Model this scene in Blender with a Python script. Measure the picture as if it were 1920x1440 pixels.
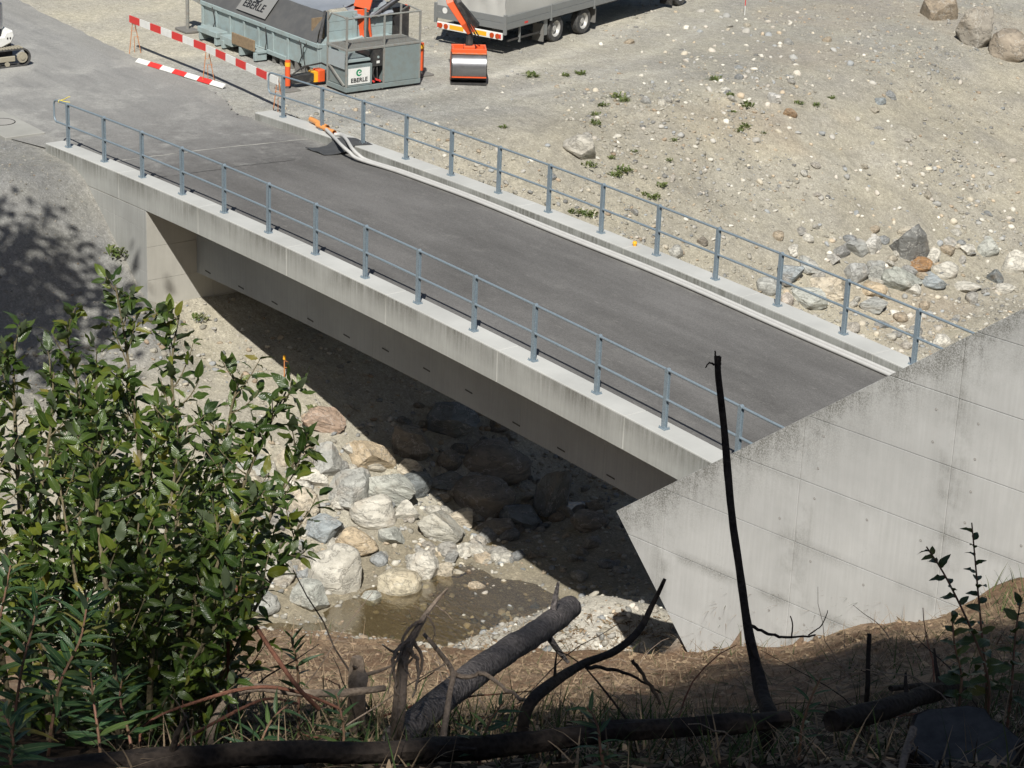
import bpy, math, random
import numpy as np
from mathutils import Vector, Matrix

random.seed(7)
RNG = np.random.RandomState(7)
scene = bpy.context.scene
for o in list(bpy.data.objects):
    bpy.data.objects.remove(o)
COL = scene.collection

# ------------------------------------------------------------------ camera, sky, sun, exposure
CAM = np.array([50.3094, -24.8574, 15.4281])
ROT = np.array([[0.5971560789483262, 0.8012053809388713, 0.0383999339798737],
                [-0.30821745959622915, 0.18499731552496673, 0.9331548589856901],
                [-0.7405448095659758, 0.5690746267434124, -0.35741775868266334]])
FPX = 4414.567
cam_d = bpy.data.cameras.new('camera')
cam_d.sensor_width = 36.0
cam_d.lens = FPX / 1920 * 36.0
cam_d.clip_start = 0.1
cam_d.clip_end = 3000
cam = bpy.data.objects.new('camera', cam_d)
COL.objects.link(cam)
cam.matrix_world = Matrix(((ROT[0][0], ROT[1][0], -ROT[2][0], CAM[0]),
                           (ROT[0][1], ROT[1][1], -ROT[2][1], CAM[1]),
                           (ROT[0][2], ROT[1][2], -ROT[2][2], CAM[2]), (0, 0, 0, 1)))
scene.camera = cam

SUN_FROM = Vector((0.68, -0.59, 1.0)).normalized()
world = bpy.data.worlds.new('World')
scene.world = world
world.use_nodes = True
wn = world.node_tree
sky = wn.nodes.new('ShaderNodeTexSky')
sky.sky_type = 'NISHITA'
sky.sun_disc = False
sky.sun_elevation = math.asin(SUN_FROM.z)
sky.sun_rotation = math.atan2(SUN_FROM.x, SUN_FROM.y)
wn.links.new(sky.outputs[0], wn.nodes['Background'].inputs[0])
wn.nodes['Background'].inputs[1].default_value = 0.05
sun_d = bpy.data.lights.new('sun', 'SUN')
sun_d.energy = 5.0
sun_d.angle = math.radians(0.53)
sun_d.color = (1.0, 0.972, 0.905)
sun = bpy.data.objects.new('sun', sun_d)
COL.objects.link(sun)
sun.rotation_euler = (-SUN_FROM).to_track_quat('-Z', 'Y').to_euler()
scene.view_settings.view_transform = 'Standard'
scene.view_settings.look = 'None'
scene.view_settings.gamma = 1.0
scene.view_settings.exposure = 0.24
scene.view_settings.use_curve_mapping = False
scene.cycles.max_bounces = 4
scene.cycles.use_adaptive_sampling = True
scene.cycles.adaptive_threshold = 0.02
scene.cycles.transparent_max_bounces = 12

# ------------------------------------------------------------------ geometry helpers
def ray(px, py):
    return np.array([(px - 960) / FPX, -(py - 720) / FPX, 1.0]) @ ROT
def at(px, py, depth):
    return CAM + ray(px, py) * depth
def on_z(px, py, z):
    r = ray(px, py)
    return CAM + r * ((z - CAM[2]) / r[2])
def on_y(px, py, y):
    r = ray(px, py)
    return CAM + r * ((y - CAM[1]) / r[1])

def zd(x):
    """height of the kerb tops along the bridge (slightly crowned)"""
    x = np.clip(x, -1.2, 25.0)
    return 0.0190422 * x - 0.00166091 * ((x - 11) ** 2 - 121)

def hash2(ix, iy, seed):
    n = (ix.astype(np.int64) * 374761393 + iy.astype(np.int64) * 668265263 + seed * 974711) & 0x7fffffff
    n = ((n ^ (n >> 13)) * 1274126177) & 0x7fffffff
    n = (n ^ (n >> 16)) & 0xffff
    return n / 65535.0
def vnoise(x, y, seed=0):
    x = np.asarray(x, float); y = np.asarray(y, float)
    x, y = np.broadcast_arrays(x, y)
    ix = np.floor(x); iy = np.floor(y)
    fx = x - ix; fy = y - iy
    fx = fx * fx * (3 - 2 * fx); fy = fy * fy * (3 - 2 * fy)
    a = hash2(ix, iy, seed); b = hash2(ix + 1, iy, seed)
    c = hash2(ix, iy + 1, seed); d = hash2(ix + 1, iy + 1, seed)
    return (a * (1 - fx) + b * fx) * (1 - fy) + (c * (1 - fx) + d * fx) * fy - 0.5
def fbm(x, y, s, seed=0, oct=4):
    v = 0; a = 1.0
    for i in range(oct):
        v = v + a * vnoise(np.asarray(x) * s, np.asarray(y) * s, seed + i * 17)
        s *= 2.03; a *= 0.5
    return v
def sstep(a, b, x):
    t = np.clip((x - a) / (b - a), 0, 1)
    return t * t * (3 - 2 * t)

class MB:
    """collects primitive shapes; build() links them as one mesh object"""
    def __init__(s):
        s.v = []; s.f = []
    def add(s, v, f):
        o = len(s.v)
        s.v += [tuple(map(float, q)) for q in v]
        s.f += [tuple(i + o for i in q) for q in f]
        return s
    def box(s, x0, x1, y0, y1, z0, z1, M=None):
        v = [(x0, y0, z0), (x1, y0, z0), (x1, y1, z0), (x0, y1, z0), (x0, y0, z1), (x1, y0, z1), (x1, y1, z1), (x0, y1, z1)]
        if M is not None: v = [tuple(M @ Vector(q)) for q in v]
        return s.add(v, [(3, 2, 1, 0), (4, 5, 6, 7), (0, 1, 5, 4), (1, 2, 6, 5), (2, 3, 7, 6), (3, 0, 4, 7)])
    def bar(s, a, b, w, h=None, up=(0, 0, 1)):
        """square bar from a to b, width w, height h"""
        a = Vector(a); b = Vector(b); h = h or w
        d = (b - a).normalized(); u = Vector(up)
        if abs(d.dot(u)) > 0.97: u = Vector((1, 0, 0))
        r = d.cross(u).normalized(); u = r.cross(d).normalized()
        v = []
        for p in (a, b):
            for i, j in ((-1, -1), (1, -1), (1, 1), (-1, 1)):
                v.append(p + r * (i * w / 2) + u * (j * h / 2))
        return s.add(v, [(3, 2, 1, 0), (4, 5, 6, 7), (0, 1, 5, 4), (1, 2, 6, 5), (2, 3, 7, 6), (3, 0, 4, 7)])
    def tube(s, pts, rad, n=8, cap=True, wob=0.0, rs=None):
        P = [Vector(q) for q in pts]; m = len(P)
        if not hasattr(rad, '__len__'): rad = [rad] * m
        rs = rs or random
        ref = None; V = []
        for i in range(m):
            d = (P[min(i + 1, m - 1)] - P[max(i - 1, 0)]).normalized()
            if ref is None:
                ref = Vector((0, 0, 1)) if abs(d.z) < 0.9 else Vector((1, 0, 0))
            r = (ref - d * ref.dot(d)).normalized(); ref = r
            u = d.cross(r)
            for k in range(n):
                t = 2 * math.pi * k / n
                q = rad[i] * (1 + (rs.uniform(-wob, wob) if wob else 0))
                V.append(P[i] + (r * math.cos(t) + u * math.sin(t)) * q)
        F = []
        for i in range(m - 1):
            for k in range(n):
                k2 = (k + 1) % n
                F.append((i * n + k, i * n + k2, (i + 1) * n + k2, (i + 1) * n + k))
        if cap:
            F.append(tuple(range(n - 1, -1, -1)))
            F.append(tuple((m - 1) * n + k for k in range(n)))
        return s.add(V, F)
    def cyl(s, a, b, r, n=16, r2=None):
        return s.tube([a, b], [r, r if r2 is None else r2], n)
    def prism(s, poly, a, b, axis):
        """polygon of 2D points extruded between a and b along axis"""
        n = len(poly); V = []
        for q in (a, b):
            for (u, w) in poly:
                V.append({'x': (q, u, w), 'y': (u, q, w), 'z': (u, w, q)}[axis])
        F = [tuple(range(n))[::-1], tuple(range(n, 2 * n))]
        for i in range(n):
            j = (i + 1) % n
            F.append((i, j, n + j, n + i))
        return s.add(V, F)
    def mesh(s, name):
        me = bpy.data.meshes.new(name)
        me.from_pydata(s.v, [], s.f)
        me.update()
        import bmesh
        bm = bmesh.new(); bm.from_mesh(me)
        bmesh.ops.recalc_face_normals(bm, faces=bm.faces)
        bm.to_mesh(me); bm.free()
        return me
    def build(s, name, mat, parent=None, smooth=False, bevel=0.0, kind=None):
        return mkobj(name, s.mesh(name), mat, parent, smooth, bevel, kind)

def mkobj(name, me, mat, parent=None, smooth=False, bevel=0.0, kind=None):
    o = bpy.data.objects.new(name, me)
    COL.objects.link(o)
    if mat is not None and not me.materials: me.materials.append(mat)
    if smooth:
        for p in me.polygons: p.use_smooth = True
        try: me.set_sharp_from_angle(angle=math.radians(38))
        except Exception: pass
    if bevel:
        m = o.modifiers.new('bevel', 'BEVEL'); m.width = bevel; m.segments = 1; m.limit_method = 'ANGLE'
        m.harden_normals = False
    if parent is not None: o.parent = parent
    if kind: o['kind'] = kind
    return o
def tag(o, label, cat, group=None, kind=None):
    o['label'] = label; o['category'] = cat
    if group: o['group'] = group
    if kind: o['kind'] = kind
    return o
def empty(name, label=None, cat=None, loc=(0, 0, 0), rz=0.0, group=None):
    o = bpy.data.objects.new(name, None)
    COL.objects.link(o); o.location = tuple(map(float, loc)); o.rotation_euler = (0, 0, rz); o.empty_display_size = 0.2
    if label: tag(o, label, cat, group)
    return o
def copy_tree(o, parent=None):
    c = o.copy(); COL.objects.link(c); c.parent = parent
    for ch in list(o.children): copy_tree(ch, c)
    return c
def fast_mesh(name, verts, faces, col=None):
    """verts (n,3) array, faces (m,3) or (m,4) int array"""
    me = bpy.data.meshes.new(name)
    verts = np.asarray(verts, np.float32); faces = np.asarray(faces, np.int32)
    k = faces.shape[1]
    me.vertices.add(len(verts)); me.vertices.foreach_set('co', verts.ravel())
    me.loops.add(faces.size); me.loops.foreach_set('vertex_index', faces.ravel())
    me.polygons.add(len(faces))
    me.polygons.foreach_set('loop_start', np.arange(0, faces.size, k, dtype=np.int32))
    me.polygons.foreach_set('loop_total', np.full(len(faces), k, np.int32))
    me.update(calc_edges=True)
    if col is not None:
        a = me.color_attributes.new('tint', 'FLOAT_COLOR', 'POINT')
        c4 = np.ones((len(verts), 4), np.float32); c4[:, :3] = col
        a.data.foreach_set('color', c4.ravel())
    return me

# ------------------------------------------------------------------ materials
class NT:
    def __init__(s, name):
        s.m = bpy.data.materials.new(name); s.m.use_nodes = True
        s.t = s.m.node_tree; s.b = s.t.nodes['Principled BSDF']; s.out = s.t.nodes['Material Output']
        s.tc = None
    def n(s, typ, **kw):
        nd = s.t.nodes.new(typ)
        for k, v in kw.items(): setattr(nd, k, v)
        return nd
    def l(s, a, b): s.t.links.new(a, b)
    def coord(s, kind='Object', scale=None):
        if s.tc is None: s.tc = s.n('ShaderNodeTexCoord')
        o = s.tc.outputs[kind]
        if scale is not None:
            mp = s.n('ShaderNodeMapping'); mp.inputs['Scale'].default_value = scale
            s.l(o, mp.inputs[0]); o = mp.outputs[0]
        return o
    def pos(s, scale=None):
        g = s.n('ShaderNodeNewGeometry'); o = g.outputs['Position']
        if scale is not None:
            mp = s.n('ShaderNodeMapping'); mp.inputs['Scale'].default_value = scale
            s.l(o, mp.inputs[0]); o = mp.outputs[0]
        return o
    def noise(s, vec, scale, detail=4, rough=0.6):
        nd = s.n('ShaderNodeTexNoise'); nd.inputs['Scale'].default_value = scale
        nd.inputs['Detail'].default_value = detail; nd.inputs['Roughness'].default_value = rough
        s.l(vec, nd.inputs['Vector']); return nd.outputs['Fac']
    def vor(s, vec, scale, feature='F1', out='Distance'):
        nd = s.n('ShaderNodeTexVoronoi', feature=feature); nd.inputs['Scale'].default_value = scale
        s.l(vec, nd.inputs['Vector']); return nd.outputs[out]
    def ramp(s, fac, stops):
        nd = s.n('ShaderNodeValToRGB'); cr = nd.color_ramp
        while len(cr.elements) < len(stops): cr.elements.new(0.5)
        for e, (p, c) in zip(cr.elements, stops):
            e.position = p; e.color = (c[0], c[1], c[2], 1) if hasattr(c, '__len__') else (c, c, c, 1)
        s.l(fac, nd.inputs[0]); return nd.outputs[0]
    def mix(s, fac, a, b, mode='MIX'):
        nd = s.n('ShaderNodeMix', data_type='RGBA', blend_type=mode)
        for k, v in ((0, fac), (6, a), (7, b)):
            sock = nd.inputs[k]
            if hasattr(v, 'links'): s.l(v, sock)
            elif hasattr(v, '__len__'): sock.default_value = (v[0], v[1], v[2], 1)
            else: sock.default_value = v if k == 0 else (v, v, v, 1)
        return nd.outputs[2]
    def math(s, op, a, b=None, clamp=False):
        nd = s.n('ShaderNodeMath', operation=op); nd.use_clamp = clamp
        for sock, v in ((nd.inputs[0], a), (nd.inputs[1], b)):
            if v is None: continue
            if hasattr(v, 'links'): s.l(v, sock)
            else: sock.default_value = v
        return nd.outputs[0]
    def bump(s, h, strength=0.3, dist=0.02, prev=None):
        nd = s.n('ShaderNodeBump'); nd.inputs['Strength'].default_value = strength
        nd.inputs['Distance'].default_value = dist
        s.l(h, nd.inputs['Height'])
        if prev is not None: s.l(prev, nd.inputs['Normal'])
        s.l(nd.outputs[0], s.b.inputs['Normal']); return nd.outputs[0]
    def base(s, c):
        if hasattr(c, 'links'): s.l(c, s.b.inputs['Base Color'])
        else: s.b.inputs['Base Color'].default_value = (c[0], c[1], c[2], 1)
    def set(s, rough=None, metal=None, spec=None):
        if rough is not None:
            if hasattr(rough, 'links'): s.l(rough, s.b.inputs['Roughness'])
            else: s.b.inputs['Roughness'].default_value = rough
        if metal is not None: s.b.inputs['Metallic'].default_value = metal
        if spec is not None: s.b.inputs['Specular IOR Level'].default_value = spec
        return s

def mat_paint(name, c, rough=0.5, metal=0.0, dirt=0.25, dirtc=(0.22, 0.2, 0.17), scale=6.0, bump=0.0):
    t = NT(name); v = t.coord()
    f = t.ramp(t.noise(v, scale, 6, 0.7), [(0.42, 0.0), (0.75, 1.0)])
    f2 = t.math('MULTIPLY', f, dirt)
    t.base(t.mix(f2, c, dirtc)); t.set(rough, metal)
    if bump: t.bump(t.noise(v, 60, 3), bump, 0.01)
    return t.m

def mat_concrete(name, c=(0.40, 0.39, 0.365), stain=0.5, local_top=None, streak=0.35, edge=False):
    t = NT(name); v = t.coord() if local_top else t.pos()
    big = t.noise(v, 0.7, 5, 0.6)
    col = t.mix(t.ramp(big, [(0.3, 0.0), (0.72, 1.0)]), (c[0] * 0.86, c[1] * 0.86, c[2] * 0.86), (c[0] * 1.1, c[1] * 1.1, c[2] * 1.1))
    mp = t.n('ShaderNodeMapping'); mp.inputs['Scale'].default_value = (1, 1, 0.05); t.l(v, mp.inputs[0])
    st = t.ramp(t.noise(mp.outputs[0], 16, 4, 0.65), [(0.38, 0.0), (0.7, 1.0)])
    col = t.mix(t.math('MULTIPLY', st, streak), col, (c[0] * 0.62, c[1] * 0.62, c[2] * 0.60))
    sp = t.ramp(t.noise(v, 34, 5, 0.75), [(0.55, 0.0), (0.78, 1.0)])
    patch = t.ramp(t.noise(v, 1.3, 5, 0.7), [(0.5, 0.0), (0.68, 1.0)])
    pst = t.math('MULTIPLY', t.math('MULTIPLY', sp, patch), stain)
    col = t.mix(pst, col, (0.10, 0.098, 0.085))
    if local_top:
        # lichen and rain dirt, densest just under the sloping top edge and along pour joints
        sx = t.n('ShaderNodeSeparateXYZ'); t.l(v, sx.inputs[0])
        a, b, c0 = local_top
        d = t.math('ADD', t.math('ADD', t.math('MULTIPLY', sx.outputs[0], a), t.math('MULTIPLY', sx.outputs[2], b)), c0)
        near = t.ramp(t.math('ADD', d, t.math('MULTIPLY', t.math('SUBTRACT', t.noise(v, 1.1, 5, 0.7), 0.5), 1.3)), [(0.0, 1.0), (0.14, 0.8), (0.42, 0.35), (1.0, 0.0)])
        gr = t.ramp(t.noise(mp.outputs[0], 13, 6, 0.8), [(0.40, 0.0), (0.60, 1.0)])
        gr2 = t.ramp(t.noise(v, 1.5, 7, 0.8), [(0.36, 0.1), (0.54, 1.0)])
        fine = t.ramp(t.noise(v, 38, 5, 0.85), [(0.42, 0.0), (0.56, 1.0)])
        k = t.math('MULTIPLY', t.math('MULTIPLY', near, gr2), t.math('ADD', t.math('MULTIPLY', fine, 1.05), t.math('MULTIPLY', gr, 0.35)), True)
        col = t.mix(t.math('MULTIPLY', k, 0.85), col, (0.105, 0.104, 0.09))
        # run-off under the vertical joints
        for sj in (-1.5, 1.15, 3.82):
            ds = t.ramp(t.math('ABSOLUTE', t.math('SUBTRACT', sx.outputs[0], sj + 0.02)), [(0.0, 1.0), (0.05, 0.75), (0.42, 0.0)])
            pk = t.math('MULTIPLY', t.math('MULTIPLY', ds, t.ramp(t.noise(v, 1.15, 4, 0.7), [(0.47, 0.0), (0.6, 1.0)])), t.math('ADD', t.math('MULTIPLY', gr, 0.6), t.math('MULTIPLY', fine, 0.5)), True)
            col = t.mix(t.math('MULTIPLY', pk, 0.62), col, (0.12, 0.118, 0.10))
        for zj in (-0.92, 0.14, 1.2):
            dz = t.math('ABSOLUTE', t.math('SUBTRACT', sx.outputs[2], zj - 0.02))
            dj = t.ramp(dz, [(0.0, 1.0), (0.16, 0.0)])
            pl = t.ramp(t.noise(v, 0.9, 3), [(0.45, 0.0), (0.6, 1.0)])
            dk = t.math('MULTIPLY', t.math('MULTIPLY', dj, pl), t.math('ADD', t.math('MULTIPLY', fine, 0.8), 0.25), True)
            col = t.mix(t.math('MULTIPLY', dk, 0.65 if zj < 0 else 0.35), col, (0.13, 0.127, 0.11))
    if edge:
        sx = t.n('ShaderNodeSeparateXYZ'); t.l(v, sx.inputs[0])
        xm = t.math('SUBTRACT', sx.outputs[0], 11.0)
        zt_ = t.math('ADD', t.math('ADD', t.math('MULTIPLY', sx.outputs[0], 0.0190422), t.math('MULTIPLY', t.math('MULTIPLY', xm, xm), -0.00166091)), 0.00166091 * 121)
        d = t.math('SUBTRACT', zt_, sx.outputs[2])
        near = t.ramp(d, [(0.0, 1.0), (0.10, 0.85), (0.45, 0.0)])
        gr = t.ramp(t.noise(mp.outputs[0], 14, 5, 0.8), [(0.36, 0.0), (0.60, 1.0)])
        fine = t.ramp(t.noise(v, 30, 5, 0.85), [(0.38, 0.0), (0.6, 1.0)])
        big2 = t.ramp(t.noise(v, 0.9, 3), [(0.35, 0.25), (0.6, 1.0)])
        k = t.math('MULTIPLY', t.math('MULTIPLY', near, big2), t.math('ADD', t.math('MULTIPLY', gr, 0.75), t.math('MULTIPLY', fine, 0.3)), True)
        col = t.mix(k, col, (0.12, 0.117, 0.10))
    t.base(col); t.set(0.9, spec=0.25)
    b1 = t.bump(t.noise(v, 140, 3), 0.25, 0.004)
    return t.m

def mat_galv(name='galvanised steel', c=(0.24, 0.30, 0.35)):
    t = NT(name); v = t.pos()
    n = t.noise(v, 45, 4, 0.7)
    t.base(t.mix(t.ramp(n, [(0.35, 0.0), (0.68, 1.0)]), (c[0] * 0.8, c[1] * 0.8, c[2] * 0.8), (c[0] * 1.25, c[1] * 1.22, c[2] * 1.18)))
    t.set(0.5, 0.35)
    return t.m

def mat_rock():
    t = NT('rock'); v = t.coord()
    oi = t.n('ShaderNodeObjectInfo')
    off = t.n('ShaderNodeVectorMath', operation='ADD')
    comb = t.n('ShaderNodeCombineXYZ')
    for i, k in enumerate((37.0, 91.0, 53.0)): t.l(t.math('MULTIPLY', oi.outputs['Random'], k), comb.inputs[i])
    t.l(v, off.inputs[0]); t.l(comb.outputs[0], off.inputs[1]); v = off.outputs[0]
    mp = t.n('ShaderNodeMapping'); mp.inputs['Scale'].default_value = (1, 1, 1.9); mp.inputs['Rotation'].default_value = (0.5, 0.7, 0.3); t.l(v, mp.inputs[0])
    n1 = t.noise(mp.outputs[0], 3.2, 7, 0.68); n2 = t.noise(v, 1.4, 4); n3 = t.noise(v, 38, 4, 0.7)
    c = t.mix(t.ramp(n1, [(0.3, 0.0), (0.7, 1.0)]), 0.62, 1.18)
    c = t.mix(1.0, oi.outputs['Color'], c, 'MULTIPLY')
    c = t.mix(t.math('MULTIPLY', t.ramp(n2, [(0.55, 0.0), (0.72, 1.0)]), 0.28), c, (0.34, 0.23, 0.13))
    nv = t.noise(mp.outputs[0], 2.3, 5, 0.62); dv = t.math('ABSOLUTE', t.math('SUBTRACT', nv, 0.52))
    nv2 = t.noise(v, 2.0, 5, 0.6); dv2 = t.math('ABSOLUTE', t.math('SUBTRACT', nv2, 0.5))
    c = t.mix(t.math('MULTIPLY', t.ramp(dv, [(0.0, 1.0), (0.022, 0.0)]), 0.55), c, (0.10, 0.095, 0.085))
    c = t.mix(t.math('MULTIPLY', t.ramp(dv2, [(0.0, 1.0), (0.012, 0.0)]), 0.4), c, (0.64, 0.62, 0.57))
    c = t.mix(t.math('MULTIPLY', t.ramp(n3, [(0.5, 0.0), (0.75, 1.0)]), 0.35), c, (0.12, 0.115, 0.105))
    t.base(c); t.set(0.88, spec=0.25)
    b = t.bump(t.math('ADD', n1, t.ramp(dv, [(0.0, 0.0), (0.05, 0.25)])), 0.8, 0.07)
    t.bump(n3, 0.5, 0.015, b)
    return t.m

def mat_vcol(name, rough=0.9, bumpscale=30, bump=0.3, var=0.35):
    t = NT(name); a = t.n('ShaderNodeVertexColor'); a.layer_name = 'tint'
    v = t.pos(); n = t.noise(v, bumpscale, 5, 0.7)
    t.base(t.mix(1.0, a.outputs[0], t.mix(t.ramp(n, [(0.3, 0.0), (0.7, 1.0)]), 1 - var, 1 + var), 'MULTIPLY'))
    t.set(rough, spec=0.2); t.bump(n, bump, 0.02)
    return t.m

M_CONC = mat_concrete('concrete of the bridge', (0.36, 0.362, 0.345), 0.75, streak=0.4)
M_EDGE = mat_concrete('weathered edge beam concrete', (0.37, 0.373, 0.352), 0.5, streak=0.35, edge=True)
M_CONC_TOP = mat_concrete('trowelled concrete kerb', (0.46, 0.46, 0.44), 0.35, streak=0.0)
M_GALV = mat_galv()
M_ROCK = mat_rock()
M_BLACK = mat_paint('black rubber', (0.02, 0.02, 0.021), 0.7, dirt=0.3)
M_DARKSTEEL = mat_paint('dark oily steel', (0.035, 0.035, 0.037), 0.5, 0.3, dirt=0.35)

# ------------------------------------------------------------------ terrain
WAZ = math.radians(9.0)
WP0 = np.array([25.3, -1.0, 0.0])
WD = np.array([math.cos(WAZ), math.sin(WAZ), 0.0]); WN = np.array([-math.sin(WAZ), math.cos(WAZ), 0.0])

FX = [-3, 0.6, 1.3, 2, 3, 4, 4.6, 5.4, 7.2, 8.6, 9.6, 11.6, 12.6, 13.8, 16.5, 17.6, 18.4, 20, 22, 23.2, 24.6, 25.6, 40]
FZ = [-.23, -.26, -.46, -.92, -1.8, -2.62, -2.95, -3.45, -3.8, -4.35, -4.85, -5.82, -5.98, -6.2, -6.22, -5.9, -5.5, -5.1, -4.7, -4.2, -1.6, -.35, -.3]
RX = [-3, 0, 2, 3, 4, 6, 8, 9.5, 10.5, 11.5, 13, 15, 17, 20, 30]
RZ = [-.23, -.26, -.42, -.68, -1.1, -2.1, -3.2, -3.95, -4.42, -4.68, -4.72, -4.5, -3.7, -2.1, -.3]
COLS = [-2600, -900, 0, 480, 960, 1200, 1440, 1700, 1920, 2600, 4400]
RR = [6, 9, 11, 16, 24, 28, 33, 36, 39, 42, 50, 70]
ROWS = np.array([
    [1455, 1360, 1350, 1380, 1330, 1280, 1235, 1210, 1195, 1210, 1400, 1800],
    [1455, 1345, 1335, 1370, 1320, 1270, 1225, 1200, 1185, 1200, 1400, 1800],
    [1455, 1335, 1330, 1370, 1320, 1270, 1225, 1200, 1183, 1200, 1400, 1800],
    [1455, 1345, 1335, 1370, 1320, 1272, 1225, 1195, 1176, 1230, 1500, 1900],
    [1455, 1352, 1340, 1370, 1320, 1282, 1242, 1217, 1235, 1400, 1800, 2200],
    [1455, 1357, 1345, 1360, 1310, 1280, 1245, 1226, 1330, 1500, 1900, 2200],
    [1455, 1367, 1347, 1345, 1280, 1247, 1219, 1205, 1330, 1500, 1900, 2200],
    [1455, 1350, 1318, 1282, 1226, 1195, 1162, 1140, 1200, 1400, 1900, 2200],
    [1455, 1340, 1300, 1256, 1178, 1130, 1072, 1040, 1040, 1200, 1900, 2200],
    [1455, 1320, 1260, 1160, 1040, 980, 920, 880, 850, 830, 800, 800],
    [1455, 1320, 1260, 1160, 1040, 980, 920, 880, 850, 830, 800, 800]], float)
AZC = []; SLP = np.zeros_like(ROWS)
for i, c in enumerate(COLS):
    cc = min(max(c, -900), 2600)
    r0 = ray(c, 1250); AZC.append(math.atan2(r0[1], r0[0]))
    for j in range(len(RR)):
        rr = ray(cc, ROWS[i, j]); SLP[i, j] = rr[2] / math.hypot(rr[0], rr[1])
AZC = np.array(AZC)
o_ = np.argsort(AZC); AZC = AZC[o_]; SLP = SLP[o_]
ZT = np.concatenate([np.full((len(COLS), 1), -1.65), np.full((len(COLS), 1), -2.15), SLP * np.array(RR)[None, :]], 1)
RT = np.array([0, 3] + RR, float)

def hill(x, y):
    dx = x - CAM[0]; dy = y - CAM[1]
    r = np.hypot(dx, dy); az = np.arctan2(dy, dx)
    az = np.where(az < -1.2, az + 2 * np.pi, az)
    ia = np.clip(np.searchsorted(AZC, az) - 1, 0, len(AZC) - 2)
    ta = np.clip((az - AZC[ia]) / (AZC[ia + 1] - AZC[ia]), 0, 1)
    ta = ta * ta * (3 - 2 * ta)
    ir = np.clip(np.searchsorted(RT, r) - 1, 0, len(RT) - 2)
    tr = np.clip((r - RT[ir]) / (RT[ir + 1] - RT[ir]), 0, 1)
    z = (ZT[ia, ir] * (1 - ta) + ZT[ia + 1, ir] * ta) * (1 - tr) + (ZT[ia, ir + 1] * (1 - ta) + ZT[ia + 1, ir + 1] * ta) * tr
    back = np.maximum(0, (dx * ROT[2][0] + dy * ROT[2][1]) * -1)
    z = np.where(back > 0, -1.65 + 0.28 * r * sstep(0, 6, back), z)
    return z + CAM[2]

def terrain(x, y, fine=True):
    x = np.asarray(x, float); y = np.asarray(y, float)
    x, y = np.broadcast_arrays(x, y)
    t = sstep(4.5, 11, y)
    f = np.interp(x, FX, FZ) + np.where(x > 8, 0.03 * np.minimum(y - 1, 0), 0)
    f = f + 0.24 * sstep(2.2, 3.4, y) * sstep(12.8, 14.2, x) * (1 - sstep(17, 18.5, x))
    sh = 0.16 * np.clip(y - 18, -8, 30)
    rz = np.interp(x + sh, RX, RZ)
    w = sstep(2.0, 10.0, x + sh)
    rz = rz + w * 0.08 * np.clip(y - 18, -10, 30)
    z = f * (1 - t) + rz * t
    def bump(cx, cy, rx, ry, h): return h * np.exp(-((x - cx) / rx) ** 2 - ((y - cy) / ry) ** 2)
    z = z + bump(1.9, -2.3, 1.5, 1.3, 0.55) + bump(5.2, -0.9, 1.3, 0.9, 0.55) + bump(19.6, 0.9, 1.7, 1.7, 0.95) + bump(18.0, -0.6, 1.3, 1.0, 0.35)
    sd = (x - WP0[0]) * WN[0] + (y - WP0[1]) * WN[1]
    front = sd < 0.17
    z = np.where(front & (x > 22), np.minimum(z, -4.5), z)
    if fine:
        amp = sstep(0.4, 3.0, x) * (1 - sstep(20, 26, y) * 0.0)
        z = z + amp * (0.30 * fbm(x, y, 0.55, 3) + 0.05 * fbm(x, y, 3.1, 9, 2)) * np.where(front & (x > 22), 0.3, 1)
        z = z + 0.025 * fbm(x, y, 1.2, 5)
    h = hill(x, y)
    rr = np.hypot(x - CAM[0], y - CAM[1])
    if fine:
        h = h + (0.11 * fbm(x, y, 0.9, 21) * sstep(3, 12, rr) + (0.05 + 0.07 * sstep(14, 22, rr)) * fbm(x, y, 3.2, 25, 4)) * np.where(rr < 34, 1.0, 0.75)
    use = front | (x < 21.5)
    hh = np.where(use, h, -50)
    d = (hh - z) / 0.25
    k = np.clip(0.5 + 0.5 * d, 0, 1)
    return np.where(use, z * (1 - k) + hh * k, z), hh > z

def lines(a0, a1, dense, step, far):
    core = list(np.arange(a0, a1, step))
    for (u, v, s) in dense:
        core = [c for c in core if not (u - s < c < v + s)] + list(np.arange(u, v + 1e-6, s))
    core = sorted(core)
    s = step; p = core[-1]; up = []
    while p < far: s *= 1.45; p += s; up.append(p)
    s = step; p = core[0]; dn = []
    while p > -far: s *= 1.45; p -= s; dn.append(p)
    return np.array(dn[::-1] + core + up)
gx = lines(-14, 52, [(40.5, 47.5, 0.055)], 0.2, 600)
gy = lines(-27, 40, [(-23.6, -16.2, 0.055)], 0.2, 600)
GX, GY = np.meshgrid(gx, gy, indexing='ij')
GZ, ISH = terrain(GX, GY)
nx, ny = len(gx), len(gy)
idx = np.arange(nx * ny).reshape(nx, ny)
faces = np.stack([idx[:-1, :-1], idx[1:, :-1], idx[1:, 1:], idx[:-1, 1:]], -1).reshape(-1, 4)
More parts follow.
